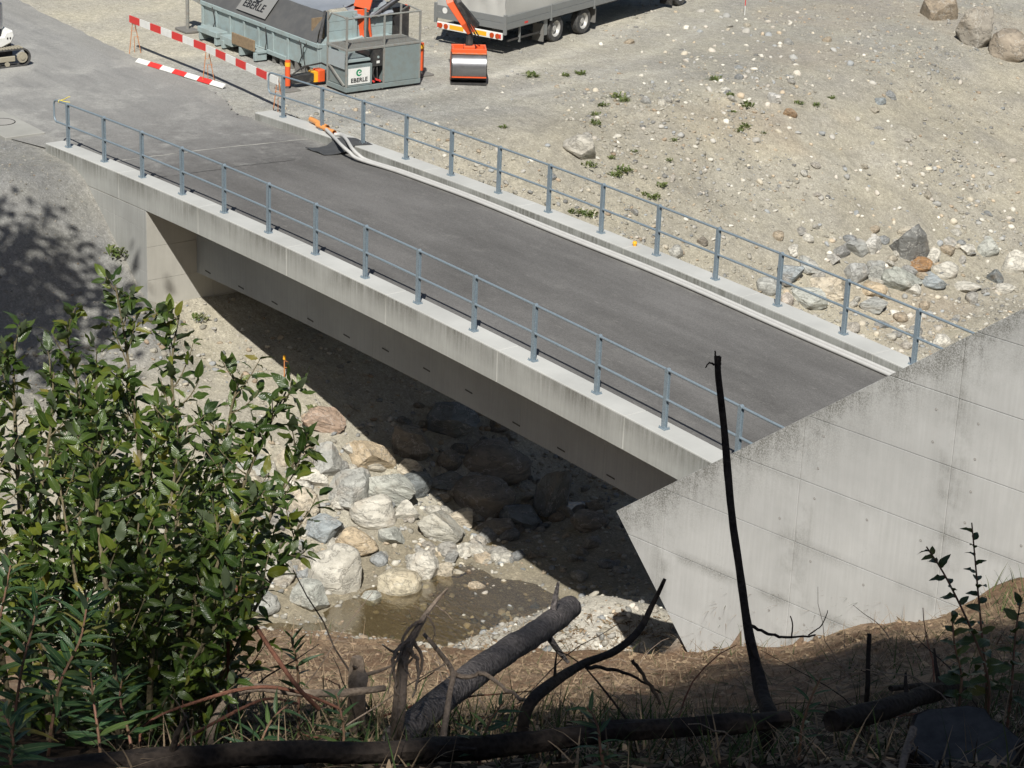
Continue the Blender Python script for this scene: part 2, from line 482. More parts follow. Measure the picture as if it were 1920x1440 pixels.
# what each patch of ground is made of; near hillside also has painted shade
px_, py_ = GX.ravel(), GY.ravel()
n1 = fbm(px_, py_, 0.35, 41); n2 = fbm(px_, py_, 1.7, 43)
beige = np.array([0.385, 0.358, 0.295]); grey = np.array([0.36, 0.355, 0.33]); pale = np.array([0.445, 0.418, 0.35]); ochre = np.array([0.41, 0.35, 0.27])
brown = np.array([0.24, 0.155, 0.10]); litter = np.array([0.37, 0.265, 0.175]); bankg = np.array([0.27, 0.268, 0.255]); mud = np.array([0.27, 0.235, 0.17])
def mixc(a, b, t): return a * (1 - t[:, None]) + b * t[:, None]
col = np.tile(beige, (len(px_), 1))
col = mixc(col, np.tile(pale, (len(px_), 1)), 0.8 * sstep(0.0, 0.5, n1))
col = mixc(col, np.tile(ochre, (len(px_), 1)), 0.75 * sstep(0.12, 0.42, fbm(px_, py_, 0.28, 77)) * sstep(14, 22, py_))
flat = (1 - sstep(0.5, 3.2, px_ + 0.15 * n2)) * sstep(-1.5, 0.5, py_)
col = mixc(col, np.tile(grey, (len(px_), 1)), flat * (1 - 0.6 * sstep(-6.5, -9.5, px_)) * (1 - 0.5 * sstep(10, 16, py_)))
col = mixc(col, np.tile(pale * 1.03, (len(px_), 1)), flat * sstep(-5.5, -9.0, px_ + 2 * n1) * 0.9)
n4 = fbm(px_, py_, 0.18, 91, 3)
col = col * (1 + 0.22 * n4[:, None])
fb = (1 - sstep(-0.6, 0.4, py_)) * (1 - sstep(4.5, 7.5, px_ + n1))
col = mixc(col, np.tile(bankg, (len(px_), 1)), fb)
col = mixc(col, np.tile(mud, (len(px_), 1)), sstep(11.0, 13.0, px_ + 0.5 * n2) * (1 - sstep(3, 9, py_)) * (1 - sstep(17.3, 18.4, px_)) * 0.8)
col = mixc(col, np.tile(np.array([0.53, 0.50, 0.44]), (len(px_), 1)), sstep(16.8, 17.8, px_ + 0.3 * n2) * (1 - sstep(3.0, 4.5, py_)) * 0.9)
# wheel tracks worn into the yard
for (ox, oy, hd_, cv) in ((-3.0, 14.5, 1.9, 0.02), (-1.2, 15.0, 1.85, 0.015), (-7.0, 8.0, 1.2, 0.03), (-0.6, 9.5, 1.72, -0.01)):
    ca_, sa_ = math.cos(hd_), math.sin(hd_)
    uu = (px_ - ox) * ca_ + (py_ - oy) * sa_; vv_ = -(px_ - ox) * sa_ + (py_ - oy) * ca_ - cv * uu * uu
    for o2_ in (-0.95, 0.95):
        kk = np.exp(-((vv_ - o2_ + 0.15 * n2) / 0.22) ** 2) * (px_ < 2.5) * (py_ > 6.6) * sstep(-14, -8, uu) * (1 - sstep(8, 14, uu))
        col = mixc(col, col * 1.16, kk)
ishf = ISH.ravel().astype(float)
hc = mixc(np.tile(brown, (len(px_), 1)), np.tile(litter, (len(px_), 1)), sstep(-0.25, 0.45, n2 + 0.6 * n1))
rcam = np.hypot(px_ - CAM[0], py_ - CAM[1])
hc = mixc(hc, hc * 0.20, 1 - sstep(10.0, 15.0, rcam))  # soil colour cut close to the viewpoint to deepen the tree shade
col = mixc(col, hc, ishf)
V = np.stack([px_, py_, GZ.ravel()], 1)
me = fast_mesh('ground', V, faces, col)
for p in me.polygons: p.use_smooth = True

def mat_ground():
    t = NT('gravel and soil'); a = t.n('ShaderNodeVertexColor'); a.layer_name = 'tint'
    v = t.pos()
    vc2 = t.vor(v, 26, out='Color')
    sep2 = t.n('ShaderNodeSeparateColor'); t.l(vc2, sep2.inputs[0])
    fine = t.noise(v, 60, 5, 0.8); mid = t.noise(v, 4, 7, 0.72); big = t.noise(v, 0.6, 4, 0.6)
    c = t.mix(1.0, a.outputs[0], t.mix(t.ramp(sep2.outputs[0], [(0.0, 0.0), (0.55, 0.4), (0.85, 0.55), (1.0, 1.0)]), 0.80, 1.22), 'MULTIPLY')
    c = t.mix(1.0, c, t.mix(t.ramp(mid, [(0.3, 0.0), (0.7, 1.0)]), 0.78, 1.14), 'MULTIPLY')
    c = t.mix(1.0, c, t.mix(t.ramp(big, [(0.3, 0.0), (0.7, 1.0)]), (0.90, 0.90, 0.92), (1.08, 1.06, 1.0)), 'MULTIPLY')
    c = t.mix(1.0, c, t.mix(t.ramp(fine, [(0.35, 0.0), (0.65, 1.0)]), 0.74, 1.18), 'MULTIPLY')
    t.base(c); t.set(0.95, spec=0.12)
    b = t.bump(fine, 0.6, 0.03)
    t.bump(mid, 0.55, 0.10, b)
    return t.m
M_GROUND = mat_ground()
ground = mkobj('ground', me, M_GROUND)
ground['kind'] = 'structure'

def ground_z(x, y): return float(terrain(np.array([x]), np.array([y]))[0][0])
def hit(px, py, d0=4.0, d1=90.0):
    """where the line of sight through a photo point meets the terrain"""
    rv = ray(px, py)[None]
    for n in (420, 40):
        d = np.linspace(d0, d1, n)
        P = CAM[None] + rv * d[:, None]
        z = terrain(P[:, 0], P[:, 1])[0]
        k = int(np.argmax(P[:, 2] < z))
        if not P[k, 2] < z[k]: return P[-1]
        d0, d1 = d[max(k - 1, 0)], d[k]
    return P[k]

def hits(PX, PY, d0=4.0, d1=70.0):
    """hit() for many photo points at once"""
    PX = np.asarray(PX, float); PY = np.asarray(PY, float)
    rv = np.stack([(PX - 960) / FPX, -(PY - 720) / FPX, np.ones_like(PX)], 1) @ ROT
    lo = np.full(len(PX), d0); hi = np.full(len(PX), d1); n = 160
    for it in range(3):
        t = np.linspace(0, 1, n)[None] * (hi - lo)[:, None] + lo[:, None]
        P = CAM[None, None] + rv[:, None, :] * t[:, :, None]
        z = terrain(P[..., 0], P[..., 1])[0]
        k = np.argmax(P[..., 2] < z, 1); i = np.arange(len(PX))
        lo, hi = t[i, np.maximum(k - 1, 0)], t[i, k]; n = 14
    out = CAM[None] + rv * hi[:, None]
    return out[hi > d0 + 0.01]
# ------------------------------------------------------------------ road
def mat_asphalt():
    t = NT('asphalt'); v = t.pos()
    sx = t.n('ShaderNodeSeparateXYZ'); t.l(v, sx.inputs[0])
    mp = t.n('ShaderNodeMapping'); mp.inputs['Scale'].default_value = (0.22, 1.0, 1.0); t.l(v, mp.inputs[0])
    n1 = t.noise(mp.outputs[0], 0.9, 5, 0.6); n2 = t.noise(v, 2.2, 6, 0.7); n3 = t.noise(v, 110, 3, 0.8)
    dust = t.ramp(t.math('ADD', t.math('MULTIPLY', sx.outputs[0], -0.085), t.math('MULTIPLY', n2, 0.75)), [(0.08, 0.0), (0.5, 0.6), (1.0, 1.0)])
    tracks = t.ramp(n1, [(0.32, 0.0), (0.7, 1.0)])
    c = t.mix(tracks, (0.096, 0.092, 0.088), (0.165, 0.159, 0.153))
    c = t.mix(t.math('MULTIPLY', t.ramp(n2, [(0.58, 0.0), (0.78, 1.0)]), 0.25), c, (0.2, 0.195, 0.18))
    c = t.mix(t.math('MULTIPLY', dust, 0.9), c, (0.285, 0.281, 0.268))
    mp2 = t.n('ShaderNodeMapping'); mp2.inputs['Scale'].default_value = (0.5, 3.5, 1); mp2.inputs['Rotation'].default_value = (0, 0, -0.35); t.l(v, mp2.inputs[0])
    sm = t.ramp(t.noise(mp2.outputs[0], 0.8, 4, 0.6), [(0.45, 0.0), (0.75, 1.0)])
    c = t.mix(t.math('MULTIPLY', t.math('MULTIPLY', sm, dust), 0.85), c, (0.175, 0.174, 0.17))
    bl = t.ramp(t.noise(v, 0.55, 6, 0.68), [(0.50, 0.0), (0.62, 1.0)])
    c = t.mix(t.math('MULTIPLY', t.math('MULTIPLY', bl, t.math('ADD', dust, 0.04)), 0.6), c, (0.37, 0.363, 0.338))
    bl2 = t.ramp(t.noise(v, 1.3, 7, 0.75), [(0.56, 0.0), (0.66, 1.0)])
    c = t.mix(t.math('MULTIPLY', bl2, 0.13), c, (0.27, 0.26, 0.24))
    # light scrape marks and grit gathered along the kerbs
    mp3 = t.n('ShaderNodeMapping'); mp3.inputs['Scale'].default_value = (1.2, 9.0, 1); mp3.inputs['Rotation'].default_value = (0, 0, 0.9); t.l(v, mp3.inputs[0])
    scr = t.math('MULTIPLY', t.ramp(t.noise(mp3.outputs[0], 2.4, 5, 0.7), [(0.62, 0.0), (0.70, 1.0)]), 0.5)
    c = t.mix(scr, c, (0.26, 0.25, 0.235))
    ky = t.math('ABSOLUTE', t.math('SUBTRACT', sx.outputs[1], 3.02))
    kg = t.math('MULTIPLY', t.ramp(t.math('ADD', ky, t.math('MULTIPLY', t.math('SUBTRACT', n2, 0.5), 0.9)), [(2.35 / 4, 0.0), (2.85 / 4, 1.0)]) if False else t.ramp(t.math('MULTIPLY', t.math('ADD', ky, t.math('MULTIPLY', t.math('SUBTRACT', n2, 0.5), 0.9)), 0.25), [(0.60, 0.0), (0.72, 1.0)]), 0.35)
    c = t.mix(kg, c, (0.27, 0.26, 0.235))
    vv = t.vor(v, 55, out='Color'); sv = t.n('ShaderNodeSeparateColor'); t.l(vv, sv.inputs[0])
    c = t.mix(1.0, c, t.mix(sv.outputs[0], 0.82, 1.18), 'MULTIPLY')
    c = t.mix(1.0, c, t.mix(n3, 0.7, 1.3), 'MULTIPLY')
    t.base(c); t.set(0.85, spec=0.3); t.bump(n3, 0.35, 0.006)
    return t.m
M_ASPH = mat_asphalt()
KH = 0.20
xs = np.arange(-0.6, 25.61, 0.6)
V = []; F = []
for x in xs:
    z = max(zd(x) - KH, -0.2025)
    V += [(x, 0.262, z), (x, 3.0, z + 0.035), (x, 5.778, z)]
for i in range(len(xs) - 1):
    for k in range(2):
        a = i * 3 + k
        F.append((a, a + 3, a + 4, a + 1))
n0 = len(V)
# approach road behind the retaining wall
V += [(25.6, .262, zd(25) - KH), (25.6, 5.778, zd(25) - KH), (60, 3.5, 0.1), (60, 12, 0.1)]
F += [(n0, n0 + 2, n0 + 3, n0 + 1)]
me = bpy.data.meshes.new('road'); me.from_pydata(V, [], F); me.update()
road = mkobj('road', me, M_ASPH); road['kind'] = 'structure'
# yard side: asphalt edge as it lies in the gravel
edge = [(-260, -150), (20, -10), (73, 20), (163, 64), (204, 85), (254, 108), (300, 127), (345, 146), (378, 159), (405, 174), (424, 189), (434, 205), (448, 216), (474, 221)]
rim = []
for i in range(len(edge) - 1):
    (ax, ay), (bx, by) = edge[i], edge[i + 1]
    for k in range(8):
        t = k / 8; q = on_z(ax + (bx - ax) * t, ay + (by - ay) * t, -0.206)
        rim.append((q[0] + random.uniform(-.06, .06), q[1] + random.uniform(-.06, .06)))
rim.append((-0.95, 5.72))
loop = rim + [(-0.62, 5.72), (-0.62, 0.28), (-0.95, -0.15), (-2.2, -0.55), (-5, -0.75), (-14, -1.0), (-40, -2.0), (-60, 2.0)]
from mathutils.geometry import tessellate_polygon
tri = tessellate_polygon([[Vector((a, b, 0)) for a, b in loop]])
me = bpy.data.meshes.new('yard_road'); me.from_pydata([(a, b, -0.2065) for a, b in loop], [], [tuple(t) for t in tri]); me.update()
yr = mkobj('yard_road', me, M_ASPH); yr['kind'] = 'structure'
# asphalt seams across the deck
def seam(name, a, b, w, mat, z):
    m = MB(); n = 26; V = []; 
    for i in range(n + 1):
        t = i / n; x = a[0] + (b[0] - a[0]) * t + random.uniform(-.03, .03); y = a[1] + (b[1] - a[1]) * t
        zz = zd(x) - KH + 0.035 * (1 - abs(y - 3) / 2.75) + z; ww = w * random.uniform(0.35, 1.3)
        V += [(x - ww / 2, y, zz), (x + ww / 2, y, zz)]
    m.add(V, [(2 * i, 2 * i + 1, 2 * i + 3, 2 * i + 2) for i in range(n)])
    return m.build(name, mat, road)
M_DUST = mat_paint('pale dust', (0.36, 0.35, 0.32), 0.95, dirt=0.6, dirtc=(0.17, 0.165, 0.155), scale=9)
seam('dusty_seam', (1.15, 0.4), (1.75, 5.7), 0.055, M_DUST, 0.006)
seam('dark_seam', (3.2, 0.5), (3.55, 4.2), 0.02, M_BLACK, 0.006)
# concrete cover slab with a ring, beside the left end of the kerb
slab = empty('cover_slab', 'square concrete cover slab with round lid outline, beside the left bridge end', 'cover', (-3.3, -0.05, -0.2))
MB().box(-1.15, 1.2, -0.62, 0.46, -0.1, 0.045).build('slab', mat_concrete('slab concrete', (0.33, 0.325, 0.30), 0.5, streak=0.1), slab, bevel=0.012)
ring = MB()
ring.tube([(-0.2 + 0.34 * math.cos(t), -0.06 + 0.34 * math.sin(t), 0.045) for t in np.linspace(0, 2 * math.pi, 33)], 0.014, 5, False)
ring.build('lid_ring', M_DARKSTEEL, slab)
MB().cyl((-0.2, -0.06, 0.03), (-0.2, -0.06, 0.052), 0.32, 32).build('lid', mat_concrete('lid concrete', (0.31, 0.30, 0.28), 0.5, streak=0.1), slab)

# ------------------------------------------------------------------ bridge
bridge = empty('concrete_bridge', 'grey concrete beam bridge spanning the stony stream bed', 'bridge', (12, 3, -6))
bridge.location = (0, 0, 0)
def sweep(name, y0, y1, top, bot, x0, x1, mat, parent, step=0.9, bevel=0.015):
    xs = np.arange(x0, x1, step); xs = np.append(xs, x1)
    V = []; F = []
    for x in xs:
        zt = zd(x) + top; zb = zd(x) + bot
        V += [(x, y0, zb), (x, y1, zb), (x, y1, zt), (x, y0, zt)]
    for i in range(len(xs) - 1):
        for k in range(4):
            a = 4 * i + k; b = 4 * i + (k + 1) % 4
            F.append((a, a + 4, b + 4, b))
    F += [(0, 1, 2, 3), tuple(4 * (len(xs) - 1) + k for k in (3, 2, 1, 0))]
    return MB().add(V, F).build(name, mat, parent, bevel=bevel)
# edge beams: each poured bay is a length of its own
FD = 0.63
def edge_beam(y0, y1, cuts, x0, x1):
    for i in range(len(cuts) - 1):
        sweep('edge_beam', y0, y1, 0.0, -FD, cuts[i] + 0.003, cuts[i + 1] - 0.003, M_EDGE, bridge)
E_ = [-0.78, 3.0, 6.7, 10.4, 14.1, 17.8, 21.5, 25.6]
edge_beam(-0.24, 0.26, E_, -0.78, 25.6)
edge_beam(5.78, 6.30, [-0.95] + E_[1:], -0.95, 25.6)
# trowelled top course of the kerbs (lighter), set just above the beams
for (y0, y1, cu) in ((-0.236, 0.256, E_), (5.784, 6.296, [-0.945] + E_[1:])):
    for i in range(len(cu) - 1):
        sweep('kerb_top', y0, y1, 0.012, -0.02, cu[i] + 0.008, cu[i + 1] - 0.004, M_CONC_TOP, bridge, bevel=0.008)
sweep('deck_slab', 0.262, 5.778, -KH - 0.012, -FD + 0.02, -0.6, 25.6, M_CONC, bridge, bevel=0)
M_GIRD = mat_concrete('girder concrete', (0.33, 0.345, 0.345), 0.5, streak=0.25)
# girder face, in formwork lengths
GX0, GX1 = 4.0, 24.6
gb = lambda x: -2.14 + 0.24 * (zd(x) - zd(4.3)) / 0.26 if x < 14 else None
P_a = on_y(370, 511, 1.07); P_b = on_y(800, 722.5, 1.07); P_c = on_y(1119, 894, 1.07)
cf = np.polyfit([P_a[0], P_b[0], P_c[0]], [P_a[2], P_b[2], P_c[2]], 2)
gbz = lambda x: float(np.polyval(cf, x))
def girder_seg(x0, x1):
    xs = np.linspace(x0, x1, 4); V = []; F = []
    for x in xs:
        zb = gbz(x); zt = zd(x) - FD + 0.015
        V += [(x, 1.07, zb), (x, 4.95, zb), (x, 4.95, zt), (x, 1.07, zt)]
    for i in range(3):
        for k in range(4):
            a = 4 * i + k; b = 4 * i + (k + 1) % 4
            F.append((a, a + 4, b + 4, b))
    F += [(0, 1, 2, 3), (15, 14, 13, 12)]
    MB().add(V, F).build('girder_section', M_GIRD, bridge, bevel=0.004)
gc = np.linspace(GX0, GX1, 9)
for i in range(8): girder_seg(gc[i] + 0.001, gc[i + 1] - 0.001)
# drip slots along the girder
sm = MB().box(-0.12, 0.12, -0.006, 0.03, -0.014, 0.014).mesh('slot')
for (a, b) in ((390, 510), (452, 539), (515, 568), (582, 600), (650, 630), (723, 656), (800, 693), (879, 734), (968, 795), (1052, 843), (1145, 894)):
    q = on_y(a, b, 1.07)
    o = mkobj('slot', sm, M_BLACK, bridge); o.location = (q[0], 1.07, q[2]); o.rotation_euler = (0, 0.03, 0)

def clip_half(poly, a, b, c):
    """keep a*u+b*w+c >= 0"""
    out = []
    for i in range(len(poly)):
        p, q = poly[i], poly[(i + 1) % len(poly)]
        dp = a * p[0] + b * p[1] + c; dq = a * q[0] + b * q[1] + c
        if dp >= 0: out.append(p)
        if (dp >= 0) != (dq >= 0):
            t = dp / (dp - dq); out.append((p[0] + (q[0] - p[0]) * t, p[1] + (q[1] - p[1]) * t))
    return out
def panels(parent, mat, us, ws, outline, to3, thick=0.012, gap=0.004, name='panel', wob=0.0015):
    for i in range(len(us) - 1):
        for j in range(len(ws) - 1):
            poly = [(us[i] + gap, ws[j] + gap), (us[i + 1] - gap, ws[j] + gap), (us[i + 1] - gap, ws[j + 1] - gap), (us[i] + gap, ws[j + 1] - gap)]
            for (a, b, c) in outline: poly = clip_half(poly, a, b, c) if poly else poly
            if len(poly) < 3: continue
            cx = sum(p[0] for p in poly) / len(poly); cy = sum(p[1] for p in poly) / len(poly)
            th = thick + random.uniform(-wob, wob); n = len(poly)
            ins = []
            for p in poly:
                d = math.hypot(p[0] - cx, p[1] - cy) or 1
                ins.append((p[0] + (cx - p[0]) / d * 0.006, p[1] + (cy - p[1]) / d * 0.006))
            V = [to3(p[0], p[1], 0.0) for p in poly] + [to3(p[0], p[1], th - 0.005) for p in poly] + [to3(p[0], p[1], th) for p in ins]
            F = [tuple(range(2 * n, 3 * n))]
            for k in range(n):
                k2 = (k + 1) % n
                F += [(k, k2, n + k2, n + k), (n + k, n + k2, 2 * n + k2, 2 * n + k)]
            MB().add(V, F).build(name, mat, parent)
XA = 4.29
M_ABUT = mat_concrete('abutment concrete', (0.41, 0.395, 0.355), 0.3, streak=0.15)
ab = MB().prism([(-0.76, -7.5), (XA, -7.5)] + [(x, float(zd(x)) - FD - 0.003) for x in (XA, 3.0, 1.8, 0.5, -0.76)], -0.228, 6.27, 'y')
ab.build('abutment', M_ABUT, bridge)
panels(bridge, M_ABUT, [-0.228, 1.5, 3.2, 4.9, 6.27], [-7.0, -4.4, -3.3, -2.75, -2.1, -1.3, -0.45], [(0, -1, float(zd(XA)) - FD - 0.004)], lambda u, w, d: (XA + d, u, w), name='formwork_panel')
panels(bridge, M_CONC, [-0.76, 1.4, 2.75, XA + 0.012], [-7.0, -3.1, -1.9, -0.9, 0.2], [(0.049, -1, -FD - 0.008)], lambda u, w, d: (u, -0.228 - d * 0.8, w), name='formwork_panel')
MB().box(24.25, 28, 0.3, 6.27, -7.5, float(zd(25)) - FD - 0.02).build('abutment', M_ABUT, bridge)

# ------------------------------------------------------------------ railings
POST_H = 1.07
def post_mesh():
    m = MB(); w = 0.042
    m.box(-w, w, -0.034, -0.026, 0, POST_H - 0.02)
    m.box(-w, w, 0.026, 0.034, 0, POST_H - 0.02)
    m.box(-0.004, 0.004, -0.026, 0.026, 0, POST_H - 0.02)
    m.tube([(0, -0.036, POST_H - 0.005), (0, 0.036, POST_H - 0.005)], 0.043, 10)
    return m.mesh('post')
PM = post_mesh()
BP = MB().box(-0.085, 0.085, -0.065, 0.065, 0, 0.014).mesh('base_plate')
bm_ = MB()
for i in (-1, 1):
    for j in (-1, 1): bm_.cyl((i * .068, j * .05, .0145), (i * .068, j * .05, .045), 0.011, 6)
BOLT = bm_.mesh('anchor_bolts')
def railing(label, y, n, x1):
    r = empty('railing', label, 'railing', (0, 0, 0))
    x = 0.0
    for i in range(n):
        x = i * 1.85657; z = zd(x) + 0.012
        p = mkobj('post', PM, M_GALV, r); p.location = (x, y, z); p.rotation_euler = (0, 0, random.uniform(-.03, .03))
        b = mkobj('base_plate', BP, M_GALV, p); b2 = mkobj('anchor_bolts', BOLT, M_GALV, p, kind='stuff')
    x0 = -0.72
    xs = np.arange(x0 + 0.14, x1, 0.62); xs = np.append(xs, x1)
    for nm, h in (('top_rail', POST_H), ('middle_rail', 0.535)):
        pts = [(x, y, zd(x) + h + 0.012) for x in xs]
        MB().tube(pts, 0.0245, 10).build(nm, M_GALV, r, smooth=True)
    zt = float(zd(x0)) + POST_H + 0.012; zb = float(zd(x0)) + 0.535 + 0.012; R_ = 0.14
    pts = [(x0 + R_, y, zt)] + [(x0 + R_ - R_ * math.sin(t), y, zt - R_ + R_ * math.cos(t)) for t in np.linspace(0.2, math.pi / 2, 6)] + \
          [(x0 + R_ - R_ * math.cos(t), y, zb + R_ - R_ * math.sin(t)) for t in np.linspace(0, math.pi / 2 - .2, 6)] + [(x0 + R_, y, zb)]
    MB().tube(pts, 0.0245, 10).build('end_loop', M_GALV, r, smooth=True)
    return r
rail_f = railing('galvanised steel railing along the near kerb of the bridge', 0.0, 14, 25.4)
rail_r = railing('galvanised steel railing along the far kerb, beside the gravel slope', 6.0526, 14, 25.4)
# ribbon tied to the near railing end
rb = MB(); q = Vector((-0.42, 0, float(zd(-0.42)) + POST_H + 0.012))
rb.tube([q + Vector((0.026 * math.sin(t) * 0, 0.03 * math.cos(t), 0.03 * math.sin(t))) for t in np.linspace(0, 6.3, 10)], 0.009, 5)
rb.tube([q + Vector((0, 0.03, 0.02)), q + Vector((0.08, 0.10, 0.06)), q + Vector((0.15, 0.16, 0.12)), q + Vector((0.18, 0.2, 0.13))], 0.009, 4)
rb.tube([q + Vector((0, 0.03, 0.02)), q + Vector((0.1, 0.1, 0.0)), q + Vector((0.16, 0.2, -0.01))], 0.009, 4)
tag(rb.build('plastic_ribbon', mat_paint('yellow plastic', (0.75, 0.6, 0.05), 0.5, dirt=0.1)), 'yellow plastic ribbon knotted to the left end of the near railing', 'ribbon')

# ------------------------------------------------------------------ retaining wall
wall = empty('retaining_wall', 'large pale concrete retaining wall with sloping top at right', 'wall', tuple(WP0), WAZ)
T1, T2 = (-2.548, -0.594), (4.698, 4.956)
ts = (T2[1] - T1[1]) / (T2[0] - T1[0])
B1 = (-0.797, -2.584); ls = (B1[0] - T1[0]) / (B1[1] - T1[1])
nrm = math.hypot(ts, 1)
o_top = (ts / nrm, -1 / nrm, (T1[1] - ts * T1[0]) / nrm)
nl = math.hypot(1, ls)
o_left = (1 / nl, -ls / nl, (-T1[0] + ls * T1[1]) / nl)
M_WALL = mat_concrete('concrete of the retaining wall', (0.465, 0.47, 0.46), 0.45, local_top=(o_top[0], o_top[1], o_top[2]), streak=0.22)
WX1 = 12.0
cz = -5.0
core = [T1, (WX1, T1[1] + ts * (WX1 - T1[0])), (WX1, cz), (T1[0] + ls * (cz - T1[1]), cz)]
MB().prism(core, 0.012, 0.36, 'y').build('wall_core', M_WALL, wall, bevel=0.01)
panels(wall, M_WALL, [-4.2, -1.5, 1.15, 3.82, 6.5, 9.2, 11.9], [-5.2, -4.15, -3.08, -2.0, -0.92, 0.14, 1.2, 2.27, 3.34, 4.41, 5.48, 6.55, 7.6, 8.7, 9.8],
       [(o_top[0], o_top[1], o_top[2] - 0.004), (o_left[0], o_left[1], o_left[2] - 0.004)], lambda u, w, d: (u, 0.012 - d, w), thick=0.014, gap=0.0055)
hm = MB(); hm.tube([(0, 0.004, 0), (0, -0.003, 0)], [0.017, 0.015], 12)
HM = hm.mesh('tie_hole'); M_HOLE = mat_paint('tie hole plug', (0.40, 0.39, 0.37), 0.9, dirt=0.5, dirtc=(0.08, 0.08, 0.07), scale=30)
hr = MB(); hr.tube([(0.018 * math.cos(t), -0.001, 0.018 * math.sin(t)) for t in np.linspace(0, 2 * math.pi, 13)], 0.004, 4, False)
HR = hr.mesh('tie_hole_rim'); M_HR = mat_paint('tie hole rim', (0.20, 0.195, 0.18), 0.9)
for u0 in (-4.2, -1.5, 1.15, 3.82, 6.5):
    for w0 in (-3.08, -2.0, -0.92, 0.14, 1.2, 2.27, 3.34, 4.41):
        for du in (0.35, 1.33, 2.3):
            for dw in (0.27, 0.82):
                u = u0 + du + random.uniform(-.04, .04); w = w0 + dw + random.uniform(-.03, .03)
                if random.random() < 0.55: continue
                if o_top[0] * u + o_top[1] * w + o_top[2] < 0.15 or o_left[0] * u + o_left[1] * w + o_left[2] < 0.15: continue
                if u > 6: continue
                h = mkobj('tie_hole', HM, M_HOLE, wall); h.location = (u, -0.0035, w)
                k = mkobj('rim', HR, M_HR, h)

# ------------------------------------------------------------------ stream
V = []; F = []
ys = np.arange(-9, 60, 0.8)
for i, y in enumerate(ys):
    xc = np.interp(y, [-9, 1, 6, 12, 18, 40], [15.0, 15.0, 14.6, 13.4, 12.2, 8.5]); hw = 5.5
    zc = np.interp(y, [-9, 1, 5, 11, 18, 40], [-6.46, -6.14, -6.08, -5.5, -4.80, -3.0])
    for k in range(9): V.append((xc + (k / 8 - 0.5) * 2 * hw, y, zc))
for i in range(len(ys) - 1):
    for k in range(8):
        a = i * 9 + k; F.append((a, a + 9, a + 10, a + 1))
me = bpy.data.meshes.new('stream'); me.from_pydata(V, [], F); me.update()
t = NT('shallow stream water')
tr = t.n('ShaderNodeBsdfTransparent'); tr.inputs[0].default_value = (0.66, 0.60, 0.46, 1)
gl = t.n('ShaderNodeBsdfGlossy'); gl.inputs['Roughness'].default_value = 0.12
fr = t.n('ShaderNodeFresnel'); fr.inputs[0].default_value = 1.33
bp = t.n('ShaderNodeBump'); bp.inputs['Strength'].default_value = 0.35; bp.inputs['Distance'].default_value = 0.03
w_ = t.noise(t.pos((1.0, 2.2, 1)), 5.0, 4, 0.6); t.l(w_, bp.inputs['Height'])
t.l(bp.outputs[0], gl.inputs['Normal']); t.l(bp.outputs[0], fr.inputs['Normal'])
mx = t.n('ShaderNodeMixShader'); t.l(t.math('MULTIPLY', fr.outputs[0], 0.35), mx.inputs[0]); t.l(tr.outputs[0], mx.inputs[1]); t.l(gl.outputs[0], mx.inputs[2])
t.l(mx.outputs[0], t.out.inputs[0]); t.t.nodes.remove(t.b)
st = mkobj('stream', me, t.m); st['kind'] = 'structure'
# ------------------------------------------------------------------ rocks
import bmesh
def ico(sub):
    bm = bmesh.new(); bmesh.ops.create_icosphere(bm, subdivisions=sub, radius=1.0)
    v = np.array([q.co[:] for q in bm.verts]); f = np.array([[q.index for q in p.verts] for p in bm.faces]); bm.free()
    return v, f
ICO = {k: ico(k) for k in (1, 2, 3, 4)}
def n3(P, s, seed):
    return (vnoise(P[:, 0] * s + 3.1 * P[:, 2] * s, P[:, 1] * s + seed, seed) + vnoise(P[:, 1] * s + 7.7, P[:, 2] * s + seed * 1.3, seed + 5) + vnoise(P[:, 2] * s - 4.2, P[:, 0] * s + seed * .7, seed + 11)) / 1.5
def rock_verts(seed, sub=3, ang=0.6, cuts=9):
    r = np.random.RandomState(seed); v, f = ICO[sub]; P = v.copy()
    P = P * (1 + 0.30 * n3(v, 0.9, seed))[:, None]
    for k in range(cuts):
        n = r.normal(size=3); n /= np.linalg.norm(n)
        d = r.uniform(0.45, 0.85) if ang > 0.3 else r.uniform(0.62, 0.92)
        e = P @ n - d
        P = P - np.outer(np.clip(e, 0, None) * (0.95 if ang > 0.3 else 0.8), n)
    P = P * (1 + 0.09 * n3(v, 2.6, seed + 3) + 0.05 * n3(v, 6.0, seed + 9) + 0.03 * n3(v, 12.0, seed + 13))[:, None]
    P -= (P.max(0) + P.min(0)) / 2
    return P / (P.max(0) - P.min(0)) * 2, f
ROCKM = {}
def rock_mesh(kind, seed, sub):
    key = (kind, seed, sub)
    if key not in ROCKM:
        P, f = rock_verts(seed, sub, 0.75 if kind == 'ang' else 0.2, 14 if kind == 'ang' else 10)
        me = fast_mesh('boulder', P * 0.5, f)
        for p in me.polygons: p.use_smooth = True
        try: me.set_sharp_from_angle(angle=math.radians(24 if kind == 'ang' else 40))
        except Exception: pass
        me.materials.append(M_ROCK)
        ROCKM[key] = me
    return ROCKM[key]
VIEWRZ = math.atan2(0.8012, 0.5972)
